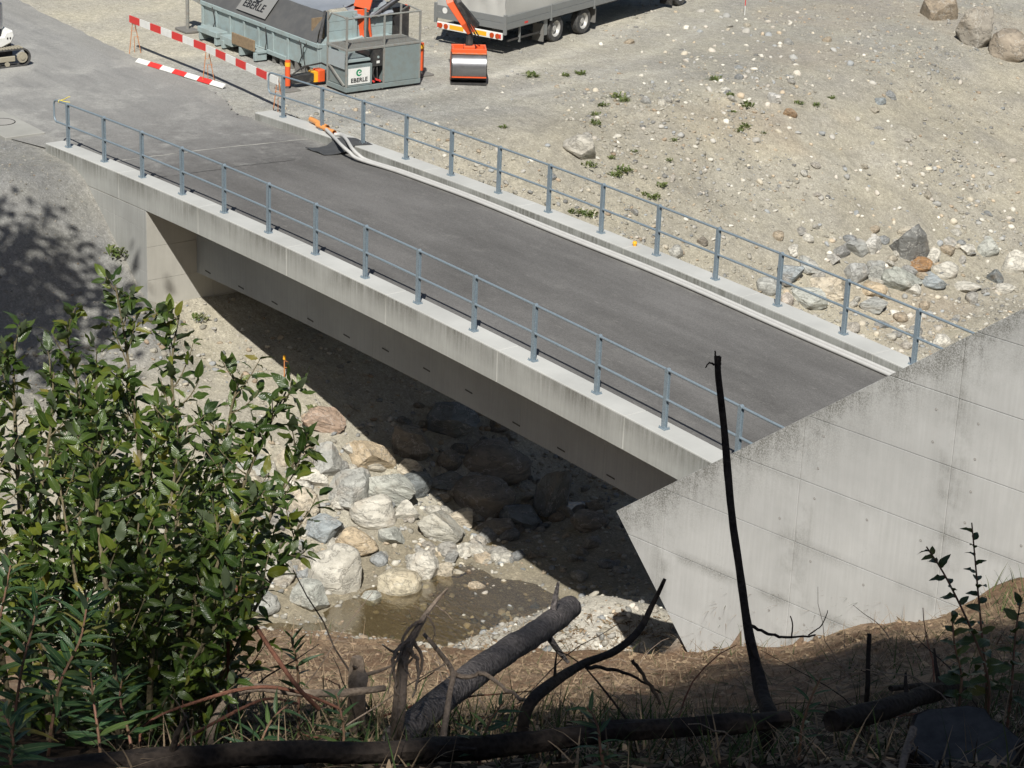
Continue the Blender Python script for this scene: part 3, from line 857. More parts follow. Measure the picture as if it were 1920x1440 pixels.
def boulder(name, px, py, w, h, colr, label, kind='round', seed=None, tilt=0.0, cat='boulder', group=None, lift=0.0):
    b = hit(px, py + h * 0.38)
    d = (b - CAM) @ ROT[2]
    ww = 1.03 * w * d / FPX; hh = h * d / FPX * 1.15
    seed = seed if seed is not None else int(px * 7 + py)
    o = bpy.data.objects.new(name, rock_mesh(kind, seed % 9973, 4 if w > 55 else 3)); COL.objects.link(o)
    dep = ww * random.uniform(0.75, 1.0)
    o.scale = (ww, dep, hh)
    o.rotation_euler = (random.uniform(-.1, .1), tilt, VIEWRZ + random.uniform(-.15, .15))
    o.location = (b[0] + ROT[2][0] * dep * 0.30, b[1] + ROT[2][1] * dep * 0.30, b[2] + hh * 0.20 + lift)
    o.color = (*colr, 1)
    tag(o, label, cat, group)
    return o
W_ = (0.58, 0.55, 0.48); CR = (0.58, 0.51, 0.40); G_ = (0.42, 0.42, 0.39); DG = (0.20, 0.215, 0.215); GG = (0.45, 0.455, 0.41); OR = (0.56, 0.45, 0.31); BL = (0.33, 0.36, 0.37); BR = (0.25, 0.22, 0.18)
BIG = [
 (693, 858, 100, 58, OR, 'orange-beige flat boulder at the edge of the bridge shadow, above the grey slabs', 'ang', .15),
 (615, 866, 68, 66, G_, 'mid-grey boulder just left of the orange-beige flat boulder', 'ang', 0),
 (721, 913, 104, 66, GG, 'long pale green-grey veined slab below the orange-beige boulder', 'ang', .25),
 (643, 927, 98, 66, G_, 'wide grey layered slab left of the long veined slab', 'ang', -.1),
 (773, 909, 68, 54, DG, 'dark teal smooth stone half in the bridge shadow', 'round', .2),
 (698, 964, 88, 62, W_, 'white rounded boulder below the two grey slabs', 'round', 0),
 (567, 945, 60, 72, CR, 'upright cream boulder beside the willow leaves', 'round', 0),
 (606, 996, 74, 50, BL, 'blue-grey striped boulder above the biggest white boulder', 'ang', 0),
 (757, 958, 54, 34, W_, 'small pale flat stone right of the white rounded boulder', 'ang', 0),
 (668, 1019, 80, 54, OR, 'cream boulder with orange stain behind the biggest white boulder', 'round', .2),
 (625, 1068, 100, 104, (0.56, 0.53, 0.46), 'biggest white rounded boulder at the stream edge', 'round', 0),
 (580, 1117, 74, 64, GG, 'green-grey angular boulder at the water in front of the biggest white one', 'ang', 0),
 (571, 1066, 30, 36, CR, 'small cream stone wedged left of the biggest white boulder', 'round', 0),
 (489, 1136, 68, 48, G_, 'grey boulder at the water edge close to the willow', 'round', 0),
 (748, 1096, 86, 58, (0.54, 0.48, 0.36), 'smooth cream dome-shaped boulder standing in the shallow water', 'round', 0),
 (792, 1062, 64, 64, W_, 'pale leaning boulder behind the cream dome-shaped one', 'round', .3),
 (832, 1068, 30, 40, CR, 'small upright cream stone at the water, right end of the sunlit boulders', 'round', .2),
 (735, 1009, 54, 34, GG, 'grey flat stone right of the orange-stained cream boulder', 'ang', 0),
 (693, 1122, 42, 26, GG, 'low green-grey wedge stone lying in the water between two round boulders', 'ang', 0),
 (824, 990, 90, 52, (0.45, 0.43, 0.37), 'pale crumbling slab beside the small muddy pool', 'ang', .3),
 (812, 960, 38, 26, W_, 'small white stone at the shadow edge above the muddy pool', 'round', 0),
 (860, 967, 52, 40, CR, 'cream boulder cut by the edge of the bridge shadow', 'ang', 0),
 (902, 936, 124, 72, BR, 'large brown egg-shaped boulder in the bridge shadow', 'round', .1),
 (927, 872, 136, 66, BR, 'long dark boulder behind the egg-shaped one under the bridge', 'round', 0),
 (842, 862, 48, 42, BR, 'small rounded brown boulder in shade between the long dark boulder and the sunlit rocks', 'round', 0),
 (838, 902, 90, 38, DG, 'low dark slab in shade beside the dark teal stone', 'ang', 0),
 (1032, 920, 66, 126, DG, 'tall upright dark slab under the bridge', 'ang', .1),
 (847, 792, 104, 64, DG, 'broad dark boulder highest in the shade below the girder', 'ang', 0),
 (771, 830, 76, 70, BR, 'dark boulder right above the shadow edge, behind the orange-beige one', 'ang', 0),
 (768, 877, 48, 38, CR, 'cream stone right of the orange-beige flat boulder, on the shadow line', 'round', 0),
 (977, 976, 86, 46, DG, 'flat dark boulder at the foot of the tall upright slab', 'ang', 0),
 (932, 992, 78, 38, BR, 'low brown boulder in front of the egg-shaped one', 'ang', 0),
 (1106, 979, 72, 36, BR, 'dark boulder near the tip of the retaining wall', 'round', 0),
 (520, 1072, 62, 52, W_, 'pale boulder partly hidden by the lower willow leaves', 'round', 0),
 (500, 1012, 58, 48, CR, 'cream boulder seen through the right edge of the willow', 'round', 0),
 (548, 1012, 34, 26, CR, 'small cream stone below the upright cream boulder', 'round', 0),
 (455, 938, 60, 48, W_, 'pale boulder behind the willow twigs, left of the upright cream boulder', 'round', 0),
 (470, 880, 60, 44, G_, 'grey boulder behind the willow, above the pale one', 'ang', 0),
 (540, 858, 46, 36, CR, 'cream stone at the foot of the left bank behind the willow tips', 'round', 0),
 (420, 990, 60, 46, W_, 'white boulder low behind the dense willow leaves', 'round', 0),
 (430, 1060, 60, 50, CR, 'cream boulder at the water behind the dense willow leaves', 'round', 0),
 (604, 792, 84, 34, (0.45, 0.33, 0.25), 'flat pinkish slab on the bank near the marker stake', 'ang', .35),
 # behind the bridge
 (1706, 455, 76, 80, (0.19, 0.19, 0.18), 'large dark grey fractured boulder behind the far railing', 'ang', 0),
 (1639, 460, 46, 40, (0.6, 0.58, 0.53), 'white angular boulder left of the large dark one', 'ang', .3),
 (1602, 467, 58, 30, G_, 'grey flat boulder left of the white angular one', 'ang', .15),
 (1720, 499, 58, 28, (0.40, 0.23, 0.11), 'rust-orange boulder below the large dark one', 'ang', 0),
 (1771, 506, 54, 34, W_, 'pale boulder right of the rust-orange one', 'round', .2),
 (1691, 527, 78, 50, (0.36, 0.37, 0.33), 'broad grey-green boulder below the rust-orange one', 'ang', .25),
 (1605, 513, 50, 48, (0.45, 0.45, 0.43), 'pale grey boulder touching the far railing line', 'ang', 0),
 (1554, 537, 70, 50, CR, 'big cream boulder seen between two far railing posts', 'ang', .1),
 (1482, 515, 50, 40, BL, 'blue-grey boulder behind the fourth last far post', 'ang', 0),
 (1520, 500, 50, 34, G_, 'grey wedge boulder right of the blue-grey one', 'ang', .2),
 (1517, 562, 72, 42, GG, 'grey-green boulder with white veins just behind the far kerb', 'ang', 0),
 (1474, 563, 30, 36, (0.56, 0.5, 0.44), 'small pinkish-white stone at the far kerb beside the veined boulder', 'round', 0),
 (1440, 537, 46, 36, G_, 'dull grey boulder behind the far kerb, left of the blue-grey one', 'round', 0),
 (1748, 527, 58, 34, BL, 'blue-grey split boulder right of the broad grey-green one', 'ang', 0),
 (1815, 541, 56, 20, W_, 'long pale flat stone at the wet patch near the retaining wall', 'ang', .1),
 (1853, 463, 42, 42, GG, 'grey boulder near the right edge of the photo, in the stone row', 'ang', .2),
 (1902, 490, 48, 48, W_, 'white boulder at the right photo edge', 'ang', 0),
 (1867, 519, 34, 28, DG, 'dark grey stone left of the white boulder at the right edge', 'ang', 0),
 (1637, 574, 56, 26, G_, 'low grey slab behind the last far posts', 'ang', 0),
 (1640, 545, 52, 30, OR, 'cream-orange boulder between the last two far posts', 'round', 0),
 (1640, 507, 34, 38, G_, 'upright grey boulder left of the broad grey-green one', 'ang', 0),
 (1746, 480, 36, 34, W_, 'white stone right behind the large dark boulder', 'ang', 0),
 (1885, 541, 38, 16, W_, 'small pale stone lying in the wet sand at the right edge', 'round', 0),
 (1087, 276, 66, 54, (0.45, 0.42, 0.36), 'lone large pale boulder on the gravel slope', 'ang', .3),
 (1452, 184, 27, 22, (0.66, 0.64, 0.6), 'bright white stone on the upper gravel slope', 'ang', 0),
 (1482, 211, 29, 16, (0.36, 0.24, 0.14), 'rust-brown flat stone just below the bright white stone', 'ang', .25),
 (1267, 473, 29, 28, (0.47, 0.46, 0.42), 'round pale stone next to the far kerb', 'round', 0),
 (1650, 188, 22, 18, BL, 'small slate-blue stone on the upper gravel slope', 'ang', .5),
 (1827, 50, 74, 96, (0.33, 0.30, 0.255), 'tall squarish brown-grey boulder at the top right', 'ang', .15),
 (1768, 16, 76, 60, (0.33, 0.27, 0.20), 'brown boulder behind the tall squarish one at the top', 'ang', .3),
 (1896, 88, 76, 66, (0.33, 0.28, 0.22), 'brown rounded boulder right of the tall squarish one', 'round', .3),
 (1317, 452, 22, 18, BR, 'small brown stone left of a far post, above the round pale stone', 'ang', 0),
]
for (px, py, w, h, c, lab, kd, ti) in BIG:
    boulder('boulder', px, py, w, h, c, lab, kd, tilt=ti)

# loose stones one can pick out singly
def scatter_pts(n, region, rs):
    out = []
    while len(out) < n:
        out.append((rs.uniform(region[0], region[2]), rs.uniform(region[1], region[3])))
    return out
PAL = [(0.56, 0.53, 0.46), (0.50, 0.45, 0.36), (0.42, 0.40, 0.36), (0.35, 0.345, 0.325), (0.60, 0.57, 0.50), (0.46, 0.38, 0.28), (0.32, 0.33, 0.33), (0.48, 0.44, 0.38)]
rs = random.Random(11)
PALN = ['pale cream', 'sandy', 'light grey', 'grey', 'nearly white', 'tan', 'blue-grey', 'buff']
SM = [('ang', 101 + i) for i in range(5)] + [('round', 201 + i) for i in range(5)]
STONES = []
def stones(n, regions, label, group, s0, s1, sub=2, colscale=1.0):
    PXs = []; PYs = []
    for i in range(int(n * 1.25)):
        reg = rs.choice(regions); PXs.append(rs.uniform(reg[0], reg[2])); PYs.append(rs.uniform(reg[1], reg[3]))
    k = 0
    for b in hits(PXs, PYs, 18.0, 85.0):
        if k >= n: break
        d = (b - CAM) @ ROT[2]
        if d > 80 or d < 20: continue
        if 0.0 < b[1] < 6.4 and -1 < b[0] < 3.5: continue
        s = s0 * (s1 / s0) ** (rs.random() ** 2.0)
        kd, sd = rs.choice(SM)
        w = s * d / FPX
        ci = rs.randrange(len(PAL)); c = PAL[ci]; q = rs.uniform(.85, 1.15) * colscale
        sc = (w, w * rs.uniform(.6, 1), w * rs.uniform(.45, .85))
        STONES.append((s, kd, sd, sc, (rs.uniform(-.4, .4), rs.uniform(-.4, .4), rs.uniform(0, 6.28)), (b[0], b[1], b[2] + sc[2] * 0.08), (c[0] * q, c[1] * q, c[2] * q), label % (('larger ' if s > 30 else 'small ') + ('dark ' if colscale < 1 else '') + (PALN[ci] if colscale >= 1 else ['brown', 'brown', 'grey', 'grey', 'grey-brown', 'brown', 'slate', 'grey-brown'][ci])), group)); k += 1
def emit_stones(limit):
    ST = sorted(STONES, key=lambda q: -q[0]); Vs, Fs, Cs, off = [], [], [], 0
    for i, (s, kd, sd, sc, ro, lo, c, label, group) in enumerate(ST):
        if i < limit:
            o = bpy.data.objects.new('stone', rock_mesh(kd, sd, 3 if s > 24 else 2)); COL.objects.link(o)
            o.scale = sc; o.rotation_euler = ro; o.location = lo; o.color = (*c, 1)
            tag(o, label, 'stone', group)
        else:
            P, f = rock_verts(sd, 2, .75 if kd == 'ang' else .2, 14 if kd == 'ang' else 10)
            from mathutils import Euler
            M = np.array(Euler(ro).to_matrix()); Q = (P * .5 * np.array(sc)) @ M.T + np.array(lo)
            Vs.append(Q); Fs.append(f + off); off += len(Q); Cs.append(np.tile(c, (len(Q), 1)))
    me = fast_mesh('small_rubble', np.concatenate(Vs), np.concatenate(Fs), np.concatenate(Cs))
    tag(mkobj('small_rubble', me, M_PEB), 'small rubble scattered among the larger stones of slope and stream bed', 'rubble', kind='stuff')
M_PEB = mat_vcol('loose gravel', 0.92, 60, 0.3, 0.25)
stones(330, [(900, 130, 1900, 430), (1100, 60, 1700, 300), (1500, 300, 1900, 440), (1250, 20, 1500, 200)], '%s stone lying loose on the gravel slope behind the bridge', 'loose stones on the gravel slope', 7, 22)
stones(190, [(1400, 440, 1910, 600), (1480, 430, 1910, 560), (1580, 560, 1800, 660)], '%s stone in the stone row along the upstream bed', 'loose stones in the upstream bed', 9, 38)
stones(330, [(480, 840, 900, 1110), (560, 840, 860, 1080), (780, 960, 960, 1060), (420, 880, 640, 1120)], '%s sunlit stone in a gap between the boulders at the stream', 'loose stones between the sunlit boulders', 10, 58)
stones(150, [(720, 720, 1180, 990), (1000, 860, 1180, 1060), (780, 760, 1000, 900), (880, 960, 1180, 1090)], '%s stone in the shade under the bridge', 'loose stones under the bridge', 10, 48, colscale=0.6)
stones(80, [(930, 1120, 1240, 1215), (870, 1150, 1010, 1190)], '%s stone on the sunlit gravel bar beside the retaining wall', 'loose stones on the gravel bar', 9, 26, colscale=1.1)

emit_stones(295)
# gravel too fine to count
def pebbles():
    Pv = []; Pf = []; Pc = []; off = 0
    base = []
    for sd in range(12):
        P, f = rock_verts(300 + sd, 1, 0.7, 4); base.append((P * 0.5, f))
    r = np.random.RandomState(5)
    def put(X, Y, S, cols, sink=0.04):
        nonlocal off
        Z = terrain(X, Y)[0]
        for i in range(len(X)):
            P, f = base[r.randint(12)]
            a = r.uniform(0, 6.28); ca, sa = math.cos(a), math.sin(a)
            q = P * np.array([1, r.uniform(.6, 1), r.uniform(.4, .8)]) * S[i]
            q = np.stack([q[:, 0] * ca - q[:, 1] * sa, q[:, 0] * sa + q[:, 1] * ca, q[:, 2] + q[:, 0] * r.uniform(-.4, .4)], 1)
            Pv.append(q + np.array([X[i], Y[i], Z[i] + S[i] * sink])); Pf.append(f + off); off += len(q)
            Pc.append(np.tile(cols[i], (len(q), 1)))
    pal = np.array(PAL + [(0.39, 0.365, 0.305)] * 5 + [(0.43, 0.405, 0.345)] * 4 + [(0.42, 0.33, 0.24)] + [(0.26, 0.255, 0.24)] * 2)
    def colr(n, k=1.0): return pal[r.randint(len(pal), size=n)] * r.uniform(.58, .95, size=(n, 1)) * k
    # rear slope and plateau
    n = 42000
    X = r.uniform(-8, 13, n); Y = r.uniform(6.6, 36, n)
    keep = ((X > 0.5) | (r.uniform(size=n) < 0.30)) & ~((X < -2) & (Y < 14)) & (2.2 * fbm(X, Y, 0.33, 61) + r.uniform(-.45, .45, n) > -0.05)
    X, Y = X[keep], Y[keep]; S = 0.032 * (5.5 ** (r.uniform(size=len(X)) ** 2.2)); put(X, Y, S, colr(len(X)))
    # bed and left bank
    n = 13000
    X = r.uniform(4.4, 22.5, n); Y = r.uniform(-5, 10, n)
    keep = (fbm(X, Y, 0.7, 63) + r.uniform(-.5, .5, n) > -0.1); X, Y = X[keep], Y[keep]
    S = 0.04 * (5.0 ** (r.uniform(size=len(X)) ** 2)); put(X, Y, S, colr(len(X)))
    n = 1800
    X = r.uniform(-3, 6, n); Y = r.uniform(-6, -0.5, n); S = 0.02 * (4.0 ** (r.uniform(size=n) ** 2.4)); put(X, Y, S, colr(n, 0.8))
    # hillside soil clods and stones
    n = 4200
    a = r.uniform(-0.22, 0.22, n); d = r.uniform(20, 40, n)
    X = CAM[0] + d * np.cos(2.486 + a); Y = CAM[1] + d * np.sin(2.486 + a)
    sd = (X - WP0[0]) * WN[0] + (Y - WP0[1]) * WN[1]; keep = (sd < -0.1) | (X < 21); X, Y = X[keep], Y[keep]
    S = 0.02 * (6.0 ** (r.uniform(size=len(X)) ** 2.6)); put(X, Y, S, np.array([[0.26, 0.185, 0.125]]) * r.uniform(.4, 1.15, size=(len(X), 1)), 0.05)
    me = fast_mesh('loose_gravel', np.concatenate(Pv), np.concatenate(Pf), np.concatenate(Pc))
    o = mkobj('loose_gravel', me, M_PEB)
    tag(o, 'loose pale gravel strewn over slope, bed and banks', 'gravel', kind='stuff')
pebbles()

# weeds on the slope
def weed_mesh(seed, n, h):
    r = random.Random(seed); V = []; F = []
    for i in range(n):
        a = r.uniform(0, 6.28); l = h * r.uniform(.5, 1.1); w = l * r.uniform(.07, .16); t = r.uniform(.3, 1.2)
        b = Vector((r.uniform(-.14, .14), r.uniform(-.14, .14), 0)); d = Vector((math.cos(a), math.sin(a), 0)); s = Vector((-d.y, d.x, 0))
        m = b + d * l * .5 * math.sin(t) + Vector((0, 0, l * .6 * math.cos(t) + .01)); e = b + d * l * math.sin(t) + Vector((0, 0, l * .7 * math.cos(t)))
        o = len(V); V += [b, m + s * w, e, m - s * w]; F += [(o, o + 1, o + 2, o + 3)]
    me = bpy.data.meshes.new('weed'); me.from_pydata([tuple(v) for v in V], [], F); me.update(); return me
def mat_leaf(name, c1, c2, rough=0.45, trans=0.35):
    t = NT(name); oi = t.n('ShaderNodeObjectInfo'); g = t.n('ShaderNodeNewGeometry')
    rnd = t.n('ShaderNodeMath', operation='FRACT')
    t.l(t.math('ADD', oi.outputs['Random'], g.outputs['Random Per Island']), rnd.inputs[0])
    n = t.noise(t.pos(), 22, 3)
    c = t.mix(rnd.outputs[0], c1, c2); c = t.mix(1.0, c, t.mix(n, .7, 1.3), 'MULTIPLY')
    t.base(c); t.set(rough, spec=0.35)
    tl = t.n('ShaderNodeBsdfTranslucent'); t.l(t.mix(1.0, c, (1.5, 1.5, 0.6), 'MULTIPLY'), tl.inputs[0])
    mx = t.n('ShaderNodeMixShader'); mx.inputs[0].default_value = trans
    t.l(t.b.outputs[0], mx.inputs[1]); t.l(tl.outputs[0], mx.inputs[2]); t.l(mx.outputs[0], t.out.inputs[0])
    return t.m
M_WEED = mat_leaf('weed green', (0.10, 0.15, 0.045), (0.20, 0.22, 0.09))
WM = [weed_mesh(i, 40, 0.24) for i in range(4)]
for m in WM: m.materials.append(M_WEED)
for i, (px, py) in enumerate([(1157, 184), (1170, 190), (1117, 233), (1116, 216), (1166, 322), (1190, 286), (1146, 297), (1264, 264), (1254, 302), (1370, 180), (1402, 200), (1374, 211), (1497, 195), (1530, 199), (1396, 240), (1387, 246), (1105, 312), (1155, 330), (1178, 322), (1130, 200), (1208, 365), (1225, 372), (1077, 400), (1090, 140), (993, 138), (1061, 143), (944, 240), (1340, 150), (998, 145), (1105, 405), (1240, 350), (1560, 185), (1430, 250)]):
    b = hit(px, py); o = bpy.data.objects.new('weed_tuft', WM[i % 4]); COL.objects.link(o)
    s = rs.uniform(.45, 1.1); o.scale = (s, s, s * .9); o.rotation_euler = (0, 0, rs.uniform(0, 6)); o.location = tuple(b)
    tag(o, '%s green weed tuft on the gravel slope, %s' % ('tiny' if s < .65 else 'small' if s < .9 else 'larger', 'close above the far railing' if py > 300 else 'beside the lone large pale boulder' if abs(px - 1087) < 90 and py > 190 else 'around the bright white stone' if px > 1330 else 'between the hanging bucket and the trailer' if py < 150 else 'in the middle of the slope'), 'weed', 'weed tufts on the gravel slope')
for (px, py, s, lab) in ((557, 702 - 5, 1.0, 'small green grass tuft at the foot of the left abutment'), (590, 772, 0.9, 'small grass tuft beside the pinkish slab on the bank'), (222, 480, 1.6, 'dark grass clump beside the left abutment side wall')):
    b = hit(px, py) if px != 557 else hit(374, 600); o = bpy.data.objects.new('grass_tuft', WM[1]); COL.objects.link(o)
    o.scale = (s, s, s); o.location = tuple(b); tag(o, lab, 'grass')
# ------------------------------------------------------------------ site machines and furniture
Z0 = -0.225
M_BLUEGREY = mat_paint('pale blue-grey paint', (0.29, 0.36, 0.365), 0.6, dirt=0.45, dirtc=(0.20, 0.17, 0.13), scale=3.5)
M_CAGE = mat_paint('grey-green painted steel', (0.20, 0.245, 0.245), 0.6, 0.1, dirt=0.45, dirtc=(0.16, 0.13, 0.10), scale=5)
M_CAGEB = mat_paint('weathered frame steel', (0.24, 0.25, 0.235), 0.65, 0.1, dirt=0.6, dirtc=(0.20, 0.13, 0.09), scale=9)
M_ORANGE = mat_paint('orange-red machine paint', (0.72, 0.10, 0.025), 0.45, dirt=0.25, dirtc=(0.25, 0.12, 0.06), scale=5)
M_TARPD = mat_paint('dark grey tarpaulin', (0.085, 0.085, 0.085), 0.55, dirt=0.5, dirtc=(0.15, 0.145, 0.135), scale=2.5)
M_TARPL = mat_paint('blue-grey tarpaulin', (0.25, 0.27, 0.30), 0.45, dirt=0.4, dirtc=(0.14, 0.15, 0.165), scale=2.0)
M_TARPG = mat_paint('light grey tarpaulin', (0.43, 0.425, 0.40), 0.6, dirt=0.4, dirtc=(0.33, 0.325, 0.30), scale=1.2)
M_ALU = mat_paint('grey aluminium board', (0.25, 0.26, 0.26), 0.5, 0.35, dirt=0.35, dirtc=(0.2, 0.19, 0.17), scale=4)
M_WHITE = mat_paint('white paint', (0.72, 0.72, 0.69), 0.45, dirt=0.2, scale=4)
M_RED = mat_paint('red paint', (0.62, 0.035, 0.03), 0.45, dirt=0.15, scale=6)
M_GREEN = mat_paint('sign green', (0.0, 0.22, 0.09), 0.5, dirt=0.05)
M_INK = mat_paint('sign black', (0.015, 0.015, 0.017), 0.5, dirt=0.05)
M_WOOD = mat_paint('weathered board', (0.25, 0.18, 0.11), 0.85, dirt=0.7, dirtc=(0.12, 0.085, 0.055), scale=12)
M_YEL = mat_paint('amber plastic', (0.85, 0.42, 0.02), 0.4, dirt=0.1)
M_STEEL = mat_paint('scraped bare steel', (0.30, 0.30, 0.31), 0.32, 0.8, dirt=0.5, dirtc=(0.12, 0.10, 0.09), scale=3)
M_TYRE = mat_paint('tyre rubber', (0.045, 0.045, 0.046), 0.85, dirt=0.6, dirtc=(0.16, 0.15, 0.13), scale=7)
M_RIM = mat_paint('rim steel', (0.48, 0.47, 0.45), 0.45, 0.3, dirt=0.35)
M_MUD = mat_paint('dried mud', (0.33, 0.30, 0.23), 0.95, dirt=0.4, dirtc=(0.2, 0.18, 0.14))
M_PLATE = mat_paint('worn timber plate', (0.16, 0.155, 0.145), 0.9, dirt=0.5)

def text_mesh(name, s, size, mat, parent, loc, rot, extrude=0.004, space=1.0, bold=0.0):
    c = bpy.data.curves.new(name, 'FONT'); c.body = s; c.size = size; c.extrude = extrude; c.align_x = 'CENTER'; c.align_y = 'CENTER'; c.space_character = space; c.offset = bold
    tmp = bpy.data.objects.new('tmp_text', c); COL.objects.link(tmp)
    dg = bpy.context.evaluated_depsgraph_get(); dg.update()
    me = bpy.data.meshes.new_from_object(tmp.evaluated_get(dg)); me.name = name
    bpy.data.objects.remove(tmp); bpy.data.curves.remove(c)
    me.materials.clear()
    o = mkobj(name, me, mat, parent); o.location = loc; o.rotation_euler = rot
    return o
def swirl(name, r, w, mat, parent, loc, rot):
    """open ring with a centre stroke, as on the sign"""
    m = MB(); V = []; n = 28
    a0, a1 = math.radians(20), math.radians(330)
    for i in range(n + 1):
        t = a0 + (a1 - a0) * i / n; k = w * (0.6 + 0.6 * math.sin(math.pi * i / n))
        for rr in (r - k / 2, r + k / 2):
            for d in (0, 0.004): V.append((rr * math.cos(t), rr * math.sin(t), d))
    F = []
    for i in range(n):
        a = 4 * i; b = a + 4
        F += [(a + 1, b + 1, b + 3, a + 3), (a, a + 2, b + 2, b), (a, b, b + 1, a + 1), (a + 2, a + 3, b + 3, b + 2)]
    m.add(V, F); m.box(-r * .15, r * .95, -w * .35, w * .35, 0.0005, 0.0045, Matrix.Rotation(0.35, 4, 'Z'))
    o = m.build(name, mat, parent); o.location = loc; o.rotation_euler = rot
    return o

# --- long hopper trailer with tarpaulin
hop = empty('hopper_trailer', 'long pale blue-grey hopper trailer under a dark tarpaulin, behind the red-white barrier', 'trailer', (-7, 10.4, Z0))
hop.location = (0, 0, 0)
HX0, HX1, HY0, HY1 = -10.1, -3.62, 9.42, 11.95
zb, zt = Z0 + 0.28, Z0 + 1.02
MB().box(HX0, HX1, HY0 + 0.05, HY1, zb, zt).build('body', M_BLUEGREY, hop, bevel=0.01)
for i, x in enumerate(np.linspace(HX0 + 0.05, HX1 - 0.06, 9)):
    MB().box(x - 0.05, x + 0.05, HY0, HY0 + 0.05, zb - 0.04, zt - 0.1).build('rib', M_BLUEGREY, hop, bevel=0.008)
MB().box(HX0 - 0.02, HX1 + 0.02, HY0 - 0.03, HY0 + 0.10, zt - 0.1, zt + 0.02).build('top_rail', M_BLUEGREY, hop, bevel=0.01)
MB().box(HX0, HX1 - 1.7, HY0 - 0.02, HY0 + 0.05, zb - 0.06, zb + 0.06).build('bottom_rail', M_BLUEGREY, hop, bevel=0.01)
eq = MB()
MB().box(-9.6, -8.5, HY0 - 0.42, HY0 - 0.03, zb - 0.02, zb + 0.14).build('step_box', M_BLUEGREY, hop, bevel=0.01)
MB().box(-8.4, -7.7, HY0 - 0.36, HY0 - 0.03, zb - 0.12, zb + 0.1).build('step_box', M_BLUEGREY, hop, bevel=0.01)
for x in (-9.5, -8.6, -8.2, -7.2, -6.4):
    MB().box(x - 0.06, x + 0.06, HY0 - 0.4, HY0 - 0.02, zb - 0.24, zb - 0.02).build('support', M_BLUEGREY, hop, bevel=0.006)
MB().box(-7.75, -6.3, HY0 - 0.34, HY0 - 0.04, zb - 0.03, zb + 0.04).build('support_beam', M_BLUEGREY, hop, bevel=0.006)
MB().box(-0.62, 0.62, -0.025, 0.025, -0.16, 0.16, Matrix.Translation((-7.05, HY0 - 0.37, zb + 0.17))).build('board', M_WOOD, hop, bevel=0.008)
for i, x in enumerate(np.linspace(-6.1, -4.1, 6)):
    MB().box(x - 0.07, x + 0.07, HY0 + 0.06, HY0 + 0.3, Z0, zb).build('foot', M_PLATE, hop)
# pitched tarpaulin: dark side, pale top, with sag
def sheet(name, P, mat, parent, sag=0.05, seed=1, th=0.012, nu=22, nv=8):
    a, b, c, d = [np.array(q, float) for q in P]; V = []
    nrm = np.cross(b - a, d - a); nrm /= np.linalg.norm(nrm)
    for i in range(nu + 1):
        for j in range(nv + 1):
            u, v = i / nu, j / nv
            p = (a * (1 - u) + b * u) * (1 - v) + (d * (1 - u) + c * u) * v
            k = sag * (fbm(np.array([u * 7]), np.array([v * 3]), 1.0, seed)[0]) * (1 if 0 < v < 1 else 0.3)
            V.append(p + nrm * k)
    n = len(V); V2 = V + [p - nrm * th for p in V]; F = []
    q = lambda i, j: i * (nv + 1) + j
    for i in range(nu):
        for j in range(nv):
            F += [(q(i, j), q(i + 1, j), q(i + 1, j + 1), q(i, j + 1)), (n + q(i, j), n + q(i, j + 1), n + q(i + 1, j + 1), n + q(i + 1, j))]
    for i in range(nu):
        F += [(q(i, 0), n + q(i, 0), n + q(i + 1, 0), q(i + 1, 0)), (q(i, nv), q(i + 1, nv), n + q(i + 1, nv), n + q(i, nv))]
    for j in range(nv):
        F += [(q(0, j), q(0, j + 1), n + q(0, j + 1), n + q(0, j)), (q(nu, j), n + q(nu, j), n + q(nu, j + 1), q(nu, j + 1))]
    return MB().add(V2, F).build(name, mat, parent, smooth=True)
ts = sheet('tarpaulin_side', [(-10.3, HY0, zt + .01), (-3.75, HY0, zt + .01), (-4.35, 10.02, zt + 0.72), (-10.3, 10.02, zt + 0.72)], M_TARPD, hop, 0.05, 3)
sheet('tarpaulin_top', [(-10.3, 10.01, zt + 0.725), (-4.35, 10.01, zt + 0.725), (-4.2, 11.9, zt + .95), (-10.3, 11.9, zt + .95)], M_TARPL, hop, 0.16, 5)
sheet('tarpaulin_flap', [(-4.42, 10.7, zt + .86), (-3.85, 10.75, zt + 0.55), (-3.8, 12.0, zt + 0.62), (-4.4, 12.05, zt + .92)], M_TARPL, hop, 0.22, 9)
# grey panel with lettering on the sloping tarpaulin
sl = math.atan2(0.71, 0.60)
pn = MB().box(-0.8, 0.8, -0.36, 0.36, 0.02, 0.03).build('sign_panel', mat_paint('faded sign grey', (0.22, 0.22, 0.215), 0.6, dirt=0.3), hop)
pn.location = (-7.35, HY0 + 0.29, zt + 0.40); pn.rotation_euler = (sl, 0, 0)
text_mesh('lettering', 'EBERLE', 0.34, M_INK, pn, (-0.05, -0.10, 0.036), (0, 0, 0), space=1.05, bold=0.006)
swirl('emblem', 0.15, 0.07, M_INK, pn, (0.0, 0.21, 0.032), (0, 0, 0.6))
